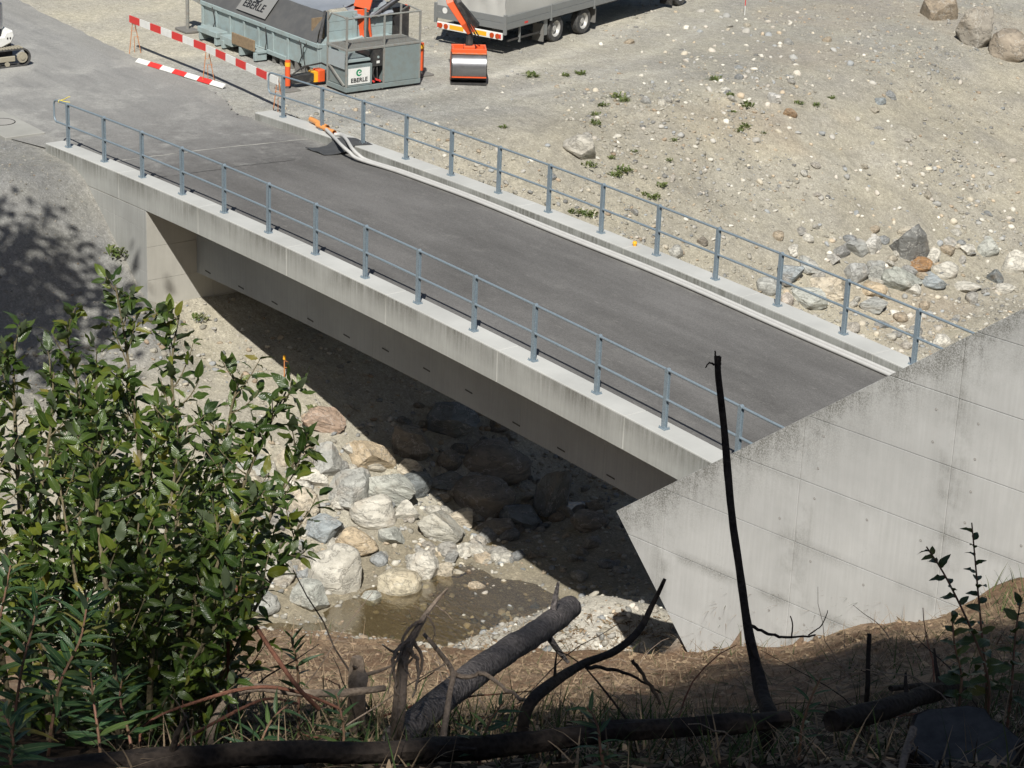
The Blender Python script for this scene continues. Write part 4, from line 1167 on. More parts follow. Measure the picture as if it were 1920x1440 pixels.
# right end: boards and frame
for k in range(4):
    MB().box(-4.06, -4.0, 9.98, 12.1, zt - 0.28 + 0.26 * k, zt - 0.28 + 0.26 * k + 0.252).build('end_board', M_BLUEGREY, hop, bevel=0.005)
MB().box(-4.3, -4.25, 9.6, 10.0, zt - 0.2, zt + 0.6).build('end_lining', M_WOOD, hop)
MB().box(-3.99, -3.9, 10.75, 10.85, zb, zt + .7).build('end_post', M_BLUEGREY, hop, bevel=0.006)
MB().bar((-3.72, 9.5, zt + 0.02), (-4.33, 10.06, zt + 0.74), 0.07).build('tarp_bar', M_DARKSTEEL, hop)
MB().cyl((-3.72, 9.75, zt - 0.1), (-3.4, 10.7, zt + 0.14), 0.05, 10).build('lift_cylinder', M_BLUEGREY, hop)
MB().box(-3.63, -3.1, 9.75, 11.9, zb - 0.1, zb + 0.1).build('draw_frame', M_DARKSTEEL, hop)
for k, (x, y0, dx) in enumerate(((-4.6, HY0 - 0.02, .18), (-4.2, HY0 - 0.02, -.1), (-6.4, HY0 - 0.03, .12), (-9.4, HY0 - 0.03, .2))):
    MB().tube([(x, y0, zt - 0.05), (x + dx, y0 - 0.06, zt - 0.2), (x + dx * 1.2, y0 - 0.05, zt - 0.45), (x + dx * .4, y0 - 0.04, zt - 0.68)], 0.016, 6).build('hose', M_BLACK, hop, smooth=True)
# left support leg
MB().bar((-10.0, 9.6, zt - 0.05), (-11.0, 9.3, zt + 0.22), 0.2, 0.26).build('drawbar', M_CAGEB, hop)
MB().cyl((-10.75, 9.32, Z0 + 0.05), (-10.75, 9.32, zt + 0.15), 0.055, 10).build('support_leg', M_CAGEB, hop)
MB().box(-11.1, -10.4, 9.08, 9.56, Z0, Z0 + 0.07).build('foot_plate', M_PLATE, hop, bevel=0.01)

# --- steel cage with power unit
cage = empty('power_unit_cage', 'grey-green steel cage with railing, control panel and white sign', 'power unit', (0, 0, 0))
CX1, CX0, CY0, CY1 = -1.98, -2.98, 9.25, 11.70
cb, ct = Z0 + 0.06, Z0 + 1.24
for nm, (x0, x1, y0, y1, z0, z1) in dict(base_beam=(CX1 - .07, CX1, CY0, CY1, cb, cb + .13)).items():
    MB().box(x0, x1, y0, y1, z0, z1).build(nm, M_CAGE, cage, bevel=0.006)
MB().box(CX0, CX0 + .07, CY0, CY1, cb, cb + .13).build('base_beam', M_CAGE, cage, bevel=0.006)
for y in (CY0, CY1 - .07): MB().box(CX0 + .072, CX1 - .072, y, y + .07, cb, cb + .13).build('base_beam', M_CAGE, cage, bevel=0.006)
for x in (CX0, CX1 - .05): MB().box(x, x + .05, CY0 + .052, CY1 - .052, ct - .06, ct).build('top_beam', M_CAGEB, cage, bevel=0.005)
for y in (CY0, CY1 - .05): MB().box(CX0, CX1, y, y + .05, ct - .06, ct).build('top_beam', M_CAGEB, cage, bevel=0.005)
for (x, y, h) in ((CX1 - .03, CY0 + .03, .88), (CX1 - .03, CY0 + 1.24, .84), (CX1 - .03, CY1 - .03, .84), (CX0 + .03, CY0 + .03, .88), (CX0 + .03, CY1 - .03, .84), (CX0 + .03, CY0 + 1.24, .84)):
    MB().bar((x, y, cb + .13), (x, y, ct + h), 0.05).build('frame_post', M_CAGEB, cage, bevel=0.005)
hr = ct + .85
MB().tube([(CX0 + .03, CY0 + .03, hr - .22), (CX0 + .2, CY0 + .03, hr), (CX1 - .2, CY0 + .03, hr), (CX1 - .03, CY0 + .03, hr - .03)], .024, 8).build('guard_rail', M_CAGEB, cage)
MB().tube([(CX1 - .03, CY0 + .03, hr - .02), (CX1 - .03, CY1 - .03, hr - .02)], .024, 8).build('guard_rail', M_CAGEB, cage)
MB().tube([(CX1 - .03, CY1 - .03, hr - .02), (CX0 + .4, CY1 - .03, hr + .02), (CX0 + .03, CY1 - .03, hr - .2)], .024, 8).build('guard_rail', M_CAGEB, cage)
g = MB()
for y in np.linspace(CY0 + .06, CY1 - .06, 34): g.box(CX0 + .05, CX1 - .05, y - .008, y + .008, ct - .03, ct + .004)
for x in (CX0 + .3, CX0 + .6): g.box(x - .01, x + .01, CY0 + .05, CY1 - .05, ct - .04, ct - .031)
g.build('floor_grating', M_CAGEB, cage, kind='stuff')
MB().box(CX0 + .06, CX1 - .012, CY0 + 1.27, CY1 - .02, cb + .14, ct - .07).build('housing', M_CAGE, cage, bevel=0.006)
MB().box(CX0 + .06, CX1 - .3, CY0 + .9, CY0 + 1.2, cb + .14, ct - .3).build('engine', M_DARKSTEEL, cage)
MB().box(CX0 + .06, CX1 - .02, CY0 + .06, CY0 + .86, cb + .14, cb + .72).build('cabinet', M_CAGE, cage, bevel=0.006)
MB().box(CX0 + .1, CX1 - .1, CY0 + .005, CY0 + .02, cb + .62, ct - .12).build('side_plate', mat_paint('pale plate', (0.33, 0.37, 0.38), 0.6), cage)
MB().bar((CX1 - .12, CY0 + .02, cb + .16), (CX0 + .1, CY0 + .02, cb + .62), .05).build('side_brace', M_CAGEB, cage)
MB().box(CX0 + .2, CX1 - .06, CY0 + .05, CY0 + .82, cb + .80, cb + .86).build('shelf', M_BLUEGREY, cage)
cbx = MB().box(CX1 - .2, CX1 - .03, CY0 + .88, CY0 + 1.2, cb + .62, ct - .1).build('control_panel', M_DARKSTEEL, cage, bevel=0.006)
MB().box(CX1 - .029, CX1 - .024, CY0 + 1.0, CY0 + 1.1, cb + .70, cb + .77).build('label_plate', M_WHITE, cbx)
MB().cyl((CX1 - .03, CY0 + 1.05, cb + .87), (CX1 - .015, CY0 + 1.05, cb + .87), .035, 12).build('dial', M_BLUEGREY, cbx)
for k in range(3): MB().cyl((CX1 - .15, CY0 + .93 + .1 * k, cb + .2 + .04 * (k % 2)), (CX1 - .03, CY0 + .93 + .1 * k, cb + .2 + .04 * (k % 2)), .03, 8).build('valve', M_RED, cage)
for k in range(2): MB().tube([(CX1 - .08, CY0 + .95 + .1 * k, cb + .6), (CX1 - .06, CY0 + .9 + .15 * k, cb + .42), (CX1 - .1, CY0 + 1.0 + .08 * k, cb + .24)], .022, 6).build('hose', M_BLACK, cage, smooth=True)
sg = MB().box(CX1 - .018, CX1 - .008, CY0 + .08, CY0 + .78, cb + .2, cb + .64).build('sign', M_WHITE, cage)
RX90 = (math.pi / 2, 0, math.pi / 2)
text_mesh('lettering', 'EBERLE', 0.165, M_INK, sg, (CX1 - .004, CY0 + .43, cb + .305), RX90, 0.003, 1.05, 0.004)
swirl('emblem', .075, .04, M_GREEN, sg, (CX1 - .007, CY0 + .43, cb + .51), RX90)
for x in (CX0 + .15, CX1 - .3):
    for y in (CY0 + .1, CY1 - .5): MB().box(x, x + .2, y, y + .35, Z0 - .02, cb).build('packing_block', M_PLATE, cage)
# ladder standing behind the cage
ld = empty('ladder', 'narrow grey steel ladder with orange top behind the cage', 'ladder', (0, 0, 0))
for dy in (0, .32): MB().bar((-4.4, 12.5 + dy, Z0), (-4.4, 12.5 + dy, Z0 + 1.55), .04).build('stile', M_CAGEB, ld)
for k in range(5): MB().bar((-4.4, 12.5, Z0 + .25 + .28 * k), (-4.4, 12.82, Z0 + .25 + .28 * k), .03).build('rung', M_CAGEB, ld)
MB().box(-4.5, -4.3, 12.42, 12.9, Z0 + 1.552, Z0 + 1.66).build('top_bracket', M_ORANGE, ld)

# --- loader crane with clamshell bucket
cr = empty('loader_crane', 'orange-red loader crane with outriggers and hanging clamshell bucket', 'crane', (0, 0, 0))
def boom(name, pts, w0, w1, mat, parent, depth=.22):
    m = MB(); n = len(pts)
    V = []; P = [Vector(q) for q in pts]
    for i in range(n):
        d = (P[min(i + 1, n - 1)] - P[max(i - 1, 0)]).normalized()
        s = Vector(ROT[0]); s = (s - d * s.dot(d)).normalized(); f = d.cross(s)
        w = w0 + (w1 - w0) * i / (n - 1)
        for a, b in ((-1, -1), (1, -1), (1, 1), (-1, 1)): V.append(P[i] + s * (a * w / 2) + f * (b * depth / 2))
    F = [(0, 1, 2, 3), tuple(4 * (n - 1) + k for k in (3, 2, 1, 0))]
    for i in range(n - 1):
        for k in range(4): F.append((4 * i + k, 4 * i + (k + 1) % 4, 4 * i + 4 + (k + 1) % 4, 4 * i + 4 + k))
    return m.add(V, F).build(name, mat, parent, bevel=.012)
cpt = lambda px, py, x: (lambda r: CAM + r * ((x - CAM[0]) / r[0]))(ray(px, py))
XC = -4.05
b0 = cpt(688, 100, XC); b1 = cpt(682, 55, XC); b2 = cpt(678, 15, XC); b3 = cpt(690, -30, XC); b4 = cpt(715, -90, XC)
boom('main_boom', [b0, b1, b2], .42, .42, M_ORANGE, cr, .3)
boom('main_boom_head', [b2 + np.array([.02, 0, .0]), b3, b4], .46, .5, M_ORANGE, cr, .34)
off = np.array([.19, .02, 0])
boom('boom_sleeve', [cpt(686, 98, XC) + off, cpt(678, 50, XC) + off, cpt(682, 0, XC) + off, cpt(690, -30, XC) + off], .13, .12, M_BLACK, cr, .06)
MB().cyl(cpt(690, 28, XC) + off, cpt(740, -8, XC) + off, .05, 10).build('lift_cylinder', M_STEEL, cr, smooth=True)
MB().cyl(cpt(706, 18, XC) + off * .9, cpt(760, -20, XC) + off * .9, .075, 10).build('cylinder_barrel', M_DARKSTEEL, cr, smooth=True)
MB().box(-4.9, -4.1, 12.15, 12.75, Z0 + .5, Z0 + 1.7).build('control_housing', M_DARKSTEEL, cr, bevel=.02)
MB().box(-4.6, -3.2, 8.6, 12.4, Z0 + .12, Z0 + .42).build('outrigger_beam', M_DARKSTEEL, cr, bevel=.02) if False else None
MB().box(-3.45, -3.2, 8.3, 12.4, Z0 + .14, Z0 + .36).build('outrigger_beam', M_DARKSTEEL, cr, bevel=.015)
MB().box(-3.47, -3.18, 9.0, 9.12, Z0 + .12, Z0 + .40).build('beam_cap', M_YEL, cr)
MB().box(-3.48, -3.17, 9.13, 9.35, Z0 + .10, Z0 + .44).build('beam_sleeve', M_ORANGE, cr, bevel=.02)
for (x, y, h) in ((-3.2, 8.16, .82), (-3.0, 12.42, .9)):
    j = MB().cyl((x, y, Z0 + .12), (x, y, Z0 + h), .075, 12).build('outrigger_jack', M_ORANGE, cr, smooth=True)
    MB().cyl((x, y, Z0 + h - .16), (x, y, Z0 + h - .05), .079, 12).build('warning_band', M_YEL, j)
    MB().cyl((x, y, Z0 + .03), (x, y, Z0 + .12), .045, 10).build('jack_rod', M_STEEL, j)
    MB().box(x - .3, x + .3, y - .25, y + .25, Z0 - .01, Z0 + .045).build('foot_plate', M_PLATE, cr, bevel=.008)
MB().tube([(-3.2, 8.25, Z0 + .38), (-3.25, 8.7, Z0 + .58), (-3.3, 9.3, Z0 + .6), (-3.35, 9.6, Z0 + .45)], .025, 6).build('hose', M_BLACK, cr, smooth=True)
# knuckle boom coming down to the bucket
XB = -1.55
k0 = cpt(838, -40, XB - .6); k1 = cpt(846, 5, XB - .3); k2 = cpt(872, 42, XB); k3 = cpt(884, 58, XB)
boom('knuckle_boom', [k0, k1, k2, k3], .26, .24, M_ORANGE, cr, .2)
o2 = np.array([.14, .1, .02])
boom('boom_extension', [k0 + o2 * 1.3, k1 + o2 * 1.3, cpt(892, 48, XB) + o2 * .3], .15, .15, M_DARKSTEEL, cr, .16)
for k in range(3):
    s = np.array([.16, -.05 + .05 * k, .05])
    MB().tube([k0 + s, k1 + s + np.array([0, .03, .05]), k2 + s, cpt(886 + 4 * k, 70, XB) + s * .5], .018, 6).build('hose', M_BLACK, cr, smooth=True)
bb = on_z(883, 160, Z0)
BKX, BKY = -1.6, 13.05
MB().cyl((BKX, BKY, Z0 + 1.28), (BKX, BKY, Z0 + 1.62), .075, 12).build('rotator', M_DARKSTEEL, cr)
MB().cyl((BKX, BKY, Z0 + 1.02), (BKX, BKY, Z0 + 1.3), .11, 12, .085).build('rotator_head', M_DARKSTEEL, cr)
MB().box(BKX - .09, BKX + .09, BKY - .12, BKY + .12, Z0 + 1.55, Z0 + 1.72).build('hanger', M_DARKSTEEL, cr, bevel=.02)
for sgn in (-1, 1):
    rg = MB(); rg.tube([(BKX + .02, BKY + sgn * (.06 + .16 * math.sin(t)), Z0 + 1.15 - .13 + .13 * math.cos(t) - .08) for t in np.linspace(0, math.pi, 9)], .014, 6); rg.build('hose', M_BLACK, cr, smooth=True)
bk = empty('clamshell_bucket', 'orange-red clamshell bucket with worn steel shell, hanging from the crane', 'bucket', (BKX, BKY, Z0), math.radians(-33))
_sv = (BKX, BKY, Z0); BKX = BKY = Z0 = 0.0
BW = 0.48
fr_ = MB(); 
for (x0, x1, y0, y1) in ((-.36, -.30, -BW, BW), (.22, .28, -BW, BW)): MB().box(BKX + x0, BKX + x1, BKY + y0, BKY + y1, Z0 + .84, Z0 + 1.0).build('bucket_frame', M_ORANGE, bk, bevel=.01)
for y in (-BW, BW - .06): MB().box(BKX - .298, BKX + .218, BKY + y, BKY + y + .06, Z0 + .84, Z0 + 1.0).build('bucket_frame', M_ORANGE, bk, bevel=.01)
MB().box(BKX - .12, BKX + .2, BKY - .16, BKY + .16, Z0 + .86, Z0 + 1.06).build('bucket_hub', M_ORANGE, bk, bevel=.02)
# two quarter-round shells; the near one shows its worn bare steel face
def shell(sx):
    V = []; F = []; n = 9
    prof = []
    for i in range(n + 1):
        t = i / n
        a = math.radians(80 - 120 * t)
        prof.append((sx * (0.10 + 0.40 * math.cos(a)), 0.5 + 0.40 * math.sin(a)))
    prof.append((sx * 0.04, 0.02))
    pts = [(BKX + x, z) for x, z in prof]
    return pts
for sx, mat in ((1, M_STEEL), (-1, M_ORANGE)):
    pts = shell(sx)
    m = MB(); V = []; F = []; n = len(pts); th = .02
    for (x, z) in pts:
        for y in (-BW, BW): V.append((x, BKY + y, Z0 + z))
    for (x, z) in pts:
        for y in (-BW, BW): V.append((x - sx * th, BKY + y, Z0 + z - .004))
    for i in range(n - 1):
        a = 2 * i
        F += [(a, a + 1, a + 3, a + 2), (2 * n + a, 2 * n + a + 2, 2 * n + a + 3, 2 * n + a + 1), (a, a + 2, 2 * n + a + 2, 2 * n + a), (a + 1, 2 * n + a + 1, 2 * n + a + 3, a + 3)]
    s_ = m.add(V, F).build('bucket_shell', mat, bk, smooth=True)
    for y in (-BW, BW):
        pl = [(x, z) for x, z in pts] + [(BKX + sx * .02, .86)]
        MB().prism([(x, Z0 + z) for x, z in pl], BKY + y - .012, BKY + y + .012, 'y').build('shell_side', M_ORANGE if sx < 0 else M_DARKSTEEL, s_)
    MB().box(min(BKX + sx * .03, BKX + sx * .32), max(BKX + sx * .03, BKX + sx * .32), BKY - BW - .02, BKY + BW + .02, Z0 + .0, Z0 + .06, None).build('cutting_edge', M_DARKSTEEL, s_)
    if sx > 0:
        q0, q1 = pts[-3], pts[-2]
        MB().bar((q1[0] + .012, BKY - BW, Z0 + q1[1]), (q1[0] + .012, BKY + BW, Z0 + q1[1]), .02, .03).build('edge_strip', M_ORANGE, s_)
        MB().bar((pts[0][0] + .05, BKY - BW, Z0 + pts[0][1] - .01), (pts[0][0] + .05, BKY + BW, Z0 + pts[0][1] - .01), .2, .03).build('worn_paint_band', mat_paint('worn orange paint', (0.62, 0.17, 0.05), .5, dirt=.8, dirtc=(.3, .28, .26), scale=9), s_)

BKX, BKY, Z0 = _sv

# --- tarpaulin trailer
tr = empty('tarpaulin_trailer', 'grey curtain-sided lorry trailer with tail lights and twin axles', 'trailer', (0, 0, 0))
w1 = on_z(1040, 78, Z0); w3 = on_z(1275, 10, Z0)
hd = math.atan2(w3[1] - w1[1], w3[0] - w1[0])
cn = on_z(947, 57, Z0 + 0.80)
tr.location = (cn[0], cn[1], Z0); tr.rotation_euler = (0, 0, hd)   # local x forward, y to the left (away), origin under the near rear corner
TL, TW = 9.5, 2.5
MB().box(0, TL, 0, TW, .82, .92).build('bed', M_ALU, tr, bevel=.01)
for k in range(4):
    x0 = TL / 4 * k
    for j in range(2): MB().box(x0 + .03, x0 + TL / 4 - .03, -.03, 0, .80 + .2 * j, .992 + .2 * j).build('side_board', M_ALU, tr, bevel=.006)
    MB().box(x0 + TL / 4 - .035, x0 + TL / 4 + .035, -.045, .02, .72, 1.22).build('stake', M_ALU, tr, bevel=.006)
for j in range(2): MB().box(-.03, 0, .04, TW - .04, .80 + .2 * j, .992 + .2 * j).build('tail_board', M_ALU, tr, bevel=.006)
for y in (0.0, TW): MB().box(-.045, .04, y - .045, y + .045, .66, 1.25).build('corner_post', M_ALU, tr, bevel=.006)
def tarp_panel(nm, a, b, h, seed):
    return sheet(nm, [(a[0], a[1], 1.17), (b[0], b[1], 1.17), (b[0], b[1], h), (a[0], a[1], h)], M_TARPG, tr, 0.10, seed, .01, 30, 10)
tarp_panel('tarpaulin_side', (0, .02), (TL, .02), 3.3, 21)
tarp_panel('tarpaulin_rear', (.0, TW - .02), (.0, .02), 3.3, 23)
MB().box(0.02, TL, .04, TW - .02, 3.2, 3.31).build('roof', M_TARPG, tr, bevel=.03)
MB().box(.15, TL - .2, .55, TW - .55, .55, .815).build('chassis', M_DARKSTEEL, tr)
lb = MB().box(-.05, .03, .08, TW - .08, .50, .70).build('light_bar', M_WHITE, tr, bevel=.01)
for (y0, y1) in ((.62, 1.1), (1.45, 1.95)): MB().box(-.056, -.051, y0, y1, .54, .67).build('reflector', M_YEL, lb)
for y in (.22, .42, TW - .42, TW - .22):
    MB().cyl((-.075, y, .605), (-.051, y, .605), .075, 14).build('tail_light', mat_paint('tail lamp glass', (0.45, 0.06, 0.01), .25, dirt=.1), lb)
for y in (.10, TW - .16): MB().box(-.06, -.051, y - .0, y + .06, .54, .67).build('corner_light', M_RED, lb)
dsc = MB().cyl((-.036, TW - .35, 1.06), (-.031, TW - .35, 1.06), .09, 18).build('speed_disc', M_WHITE, tr)
c_, s_ = math.cos(-hd), math.sin(-hd)
def loc_tr(px, py):
    q = on_z(px, py, Z0); dx, dy = q[0] - cn[0], q[1] - cn[1]
    return dx * c_ - dy * s_, dx * s_ + dy * c_
def wheel(x, parent, r=.40):
    for (ya, yb) in ((.06, .30), (TW - .30, TW - .06)):
        m = MB(); n = 28
        prof = [(ya, r * .62), (ya, r * .93), (ya + .03, r), (yb - .03, r), (yb, r * .93), (yb, r * .62)]
        V = []; F = []
        for k in range(n):
            t = 2 * math.pi * k / n
            for (y, q) in prof: V.append((x + q * math.cos(t), y, r + q * math.sin(t)))
        np_ = len(prof)
        for k in range(n):
            k2 = (k + 1) % n
            for j in range(np_): F.append((k * np_ + j, k2 * np_ + j, k2 * np_ + (j + 1) % np_, k * np_ + (j + 1) % np_))
        w = empty('wheel', None, None); w.parent = parent
        m.add(V, F).build('tyre', M_TYRE, w, smooth=True)
        sgn = 1 if ya < 1 else -1; yo = ya if ya < 1 else yb
        m = MB(); V = []; F = []
        prof = [(yo + sgn * .015, r * .62), (yo + sgn * .05, r * .52), (yo + sgn * .12, r * .48), (yo + sgn * .10, r * .25), (yo + sgn * .05, r * .22), (yo + sgn * .05, 0.001)]
        for k in range(n):
            t = 2 * math.pi * k / n
            for (y, q) in prof: V.append((x + q * math.cos(t), y, r + q * math.sin(t)))
        np_ = len(prof)
        for k in range(n):
            k2 = (k + 1) % n
            for j in range(np_ - 1): F.append((k * np_ + j, k2 * np_ + j, k2 * np_ + j + 1, k * np_ + j + 1))
        m.add(V, F).build('rim', M_RIM, w, smooth=True)
for q in ((1040, 78), (1092, 63), (1275, 10)):
    x, y = loc_tr(*q); wheel(x, tr)
xa = loc_tr(1040, 78)[0]
MB().box(xa - .72, xa - .68, .04, .42, .12, .66).build('mud_flap', M_PLATE, tr)
MB().box(xa - .68, xa - .50, .05, .08, .3, .78).build('flap_bracket', M_ALU, tr)
xb = loc_tr(1092, 63)[0]
MB().box(xb + .6, xb + .64, .04, .42, .25, .7).build('mud_flap', M_PLATE, tr)
xc = loc_tr(1275, 10)[0]
MB().box(xc - .62, xc - .58, .04, .5, .1, .6).build('mud_flap', M_BLACK, tr)
MB().bar((.9, .1, .30), (.9, .1, .8), .05).build('support_post', M_ALU, tr)
MB().bar((.3, .12, .42), (2.0, .12, .42), .05).build('under_rail', M_DARKSTEEL, tr)
MB().box(.95, 1.13, -.034, -.031, .86, .92).build('side_marker', M_RED, tr)

# --- excavator at the left edge
ex = empty('mini_excavator', 'white and black mini excavator on muddy rubber tracks at the left edge', 'excavator', (0, 0, 0))
def track(x0, x1, ye):
    r = .26; y1 = ye - r; y0 = y1 - 1.35; zc = Z0 + r + .01
    def loopp(rr):
        return [(y1 + rr * math.sin(t), zc + rr * math.cos(t)) for t in np.linspace(0, math.pi, 11)] + [(y0 - rr * math.sin(t), zc - rr * math.cos(t)) for t in np.linspace(0, math.pi, 11)]
    A = loopp(r); B = loopp(r - .045); n = len(A); V = []; F = []
    for x in (x0, x1):
        V += [(x, a, b) for a, b in A] + [(x, a, b) for a, b in B]
    for i in range(n):
        j = (i + 1) % n
        F += [(i, j, 2 * n + j, 2 * n + i), (n + i, 3 * n + i, 3 * n + j, n + j), (i, n + i, n + j, j), (2 * n + i, 2 * n + j, 3 * n + j, 3 * n + i)]
    t = empty('track', None, None); t.parent = ex
    MB().add(V, F).build('belt', M_TYRE, t)
    per = []
    for k in range(16):
        y = y0 + (y1 - y0) * k / 15
        per += [(y, zc + r + .012)]
    lm = MB().box(x0 - .004, x1 + .004, -.025, .025, -.014, .014).mesh('lug')
    for (y, z) in per:
        o = mkobj('lug', lm, M_MUD, t); o.location = (0, y, z)
    MB().cyl((x1 - .05, y1, zc), (x1 + .01, y1, zc), .15, 16).build('sprocket', M_MUD, t)
    MB().cyl((x1 + .011, y1, zc), (x1 + .03, y1, zc), .07, 12).build('hub', M_MUD, t)
    MB().box(x1 - .06, x1 - .01, y0 + .1, y1 - .2, zc - .10, zc + .06).build('side_frame', M_MUD, t, bevel=.02)
    for k in range(3): MB().cyl((x1 - .05, y0 + .3 + .3 * k, zc - .16), (x1 - .005, y0 + .3 + .3 * k, zc - .16), .07, 12).build('roller', M_MUD, t)
track(-9.15, -8.86, 3.32); track(-10.4, -10.1, 3.32)
MB().box(-10.1, -9.15, 1.9, 2.9, Z0 + .28, Z0 + .48).build('undercarriage', M_DARKSTEEL, ex)
poly = [(1.3, Z0 + .56), (2.55, Z0 + .54), (2.85, Z0 + .66), (2.95, Z0 + .85), (2.9, Z0 + 1.02), (2.68, Z0 + .98), (2.6, Z0 + .86), (1.3, Z0 + .86)]
MB().prism(poly, -10.25, -9.05, 'x').build('counterweight', M_WHITE, ex, bevel=.04)
for k in range(2): MB().cyl((-9.05, 2.72 + .08 * k, Z0 + .80), (-9.035, 2.73 + .08 * k, Z0 + .80), .028, 10).build('vent_hole', M_BLACK, ex)
MB().box(-10.2, -9.1, 1.3, 2.55, Z0 + .861, Z0 + .95).build('deck_plate', M_DARKSTEEL, ex)
for (x, y) in ((-9.14, 2.48), (-9.14, 1.35), (-10.15, 2.48), (-10.15, 1.35)): MB().bar((x, y, Z0 + .95), (x, y, Z0 + 2.4), .09).build('cab_post', M_BLACK, ex)
MB().box(-10.2, -9.08, 1.28, 2.55, Z0 + 2.4, Z0 + 2.5).build('cab_roof', M_WHITE, ex, bevel=.03)
t = NT('tinted cab glass'); t.base((.02, .035, .035)); t.set(.08)
MB().box(-9.13, -9.12, 1.4, 2.43, Z0 + 1.0, Z0 + 2.38).build('cab_window', t.m, ex)
MB().box(-10.1, -9.2, 2.47, 2.48, Z0 + 1.0, Z0 + 2.38).build('cab_window', t.m, ex)
MB().box(-10.0, -9.3, 2.56, 2.75, Z0 + 1.0, Z0 + 1.75).build('engine_cover', M_WHITE, ex, bevel=.05)
MB().bar((-9.6, 1.25, Z0 + .8), (-9.6, -.4, Z0 + 2.2), .16, .2).build('boom', M_WHITE, ex)
MB().bar((-9.6, -.4, Z0 + 2.2), (-9.6, -1.2, Z0 + .6), .13, .16).build('dipper_arm', M_WHITE, ex)
MB().prism([(-1.3, Z0 + .0), (-1.0, Z0 + .0), (-.85, Z0 + .3), (-1.15, Z0 + .6)], -9.8, -9.4, 'x').build('digging_bucket', M_DARKSTEEL, ex)

# --- red and white barriers
def plank(parent, a, b, n, h, th, first_red=True, up=(0, 0, 1)):
    a = Vector(a); b = Vector(b)
    for i in range(n):
        p = a.lerp(b, i / n); q = a.lerp(b, (i + 1) / n)
        MB().bar(p, q, th, h, up).build('plank_section', M_RED if (i % 2 == 0) == first_red else M_WHITE, parent)
def stand(label, x, y, h, lean=.12, s=1):
    st = empty('barrier_stand', label, 'barrier stand', (x, y, ground_z(x, y)))
    M_ = M_STAND
    MB().tube([(-.04, -.10, 0), (0, .02, h)], .011, 6).build('leg', M_, st)
    MB().tube([(.05 * s, .22, 0), (0, .04, h * .96)], .011, 6).build('leg', M_, st)
    MB().tube([(-.10, .10, 0.0), (-.02, .05, h * .45), (.06, .16, h * .45)], .009, 6).build('brace', M_, st)
    MB().tube([(-.06, -.02, h * .62), (.10, .02, h * .62), (.10, .03, h * .8), (-.06, .0, h * .8)], .008, 6).build('plank_holder', M_, st)
    return st
M_STAND = mat_paint('faded orange rod', (0.55, 0.20, 0.06), .6, dirt=.4)
br1 = empty('barrier_plank', 'red and white barrier plank on stands, the half farther from the bridge', 'barrier', (0, 0, 0))
pa = on_z(243, 35, Z0 + .98); pb = on_z(385, 89, Z0 + .98); pc = on_z(521, 152, Z0 + .93)
plank(br1, pa, pb, 7, .20, .03)
br2 = empty('barrier_plank', 'red and white barrier plank ending at the far railing loop', 'barrier', (0, 0, 0))
plank(br2, pb + (pc - pb) * .012 + np.array([0, 0, -.01]), pc, 7, .20, .03, False)
br3 = empty('barrier_plank', 'red and white plank lying low along the asphalt edge', 'barrier', (0, 0, 0))
la = on_z(257, 113, Z0 + .07); lb_ = on_z(420, 162, Z0 + .07)
plank(br3, la, lb_, 7, .16, .03, False, up=(-.3, .75, .6))
stand('thin orange wire stand under the far end of the striped barrier', *pa[:2] + np.array([.12, .03]), 1.06)
stand('thin orange wire stand where the two striped planks meet', *pb[:2] + np.array([.0, .03]), 1.08)
stand('thin orange wire stand at the railing end of the striped barrier', *pc[:2] + np.array([-.1, .03]), 1.03)

# --- pipes, hoses and mat on the far kerb
M_PIPE = mat_paint('orange drain pipe', (0.72, 0.30, 0.08), .45, dirt=.25)
M_HOSE = mat_paint('pale grey hose', (0.47, 0.465, 0.45), .6, dirt=.35, dirtc=(.3, .29, .27), scale=5)
def pipe(label, a, b, r):
    o = empty('drain_pipe', label, 'pipe', (0, 0, 0))
    a = Vector(a); b = Vector(b); d = (b - a).normalized()
    m = MB(); n = 16
    m.tube([a, b], r, n, False); m.tube([b, a], r * .88, n, False)
    m.build('barrel', M_PIPE, o, smooth=True)
    m = MB(); m.tube([b - d * .16, b + d * .002], r * 1.14, n, False); m.tube([b + d * .002, b - d * .16], r * 1.0, n, False)
    m.build('socket', M_PIPE, o, smooth=True)
    return o
kz = lambda x: float(zd(x))
def on_kerb(px, py, h): 
    q = on_z(px, py, 0.0)
    for _ in range(5): q = on_z(px, py, kz(q[0]) + h)
    return q
e1 = on_kerb(613, 238, .11)
pipe('orange drain pipe with open socket lying on the far kerb', (e1[0] - 1.0, e1[1] + .16, kz(e1[0]) + .06), (e1[0], e1[1], kz(e1[0]) + .08), .07)
e2 = on_kerb(627, 248, .08)
pipe('thinner orange pipe end beside the larger drain pipe', (e2[0] - .9, e2[1] + .06, kz(e2[0]) + .05), (e2[0], e2[1], kz(e2[0]) + .07), .055)
def spl(P, n=8):
    P = [np.array(p, float) for p in P]; out = []
    for i in range(len(P) - 1):
        p0 = P[max(i - 1, 0)]; p1 = P[i]; p2 = P[i + 1]; p3 = P[min(i + 2, len(P) - 1)]
        for k in range(n):
            t = k / n
            out.append(.5 * ((2 * p1) + (-p0 + p2) * t + (2 * p0 - 5 * p1 + 4 * p2 - p3) * t * t + (-p0 + 3 * p1 - 3 * p2 + p3) * t ** 3))
    out.append(P[-1]); return out
def hose(label, pts, yrun, r, x_end=25.3):
    P = [on_kerb(px, py, h) for (px, py, h) in pts]
    x = P[-1][0] + 1.2
    while x < x_end:
        P.append(np.array([x, yrun + .025 * math.sin(x * .9), kz(x) - KH + r + .012])); x += 1.3
    o = MB().tube(spl(P, 6), r, 10).build('hose', M_HOSE, None, smooth=True)
    return tag(o, label, 'hose')
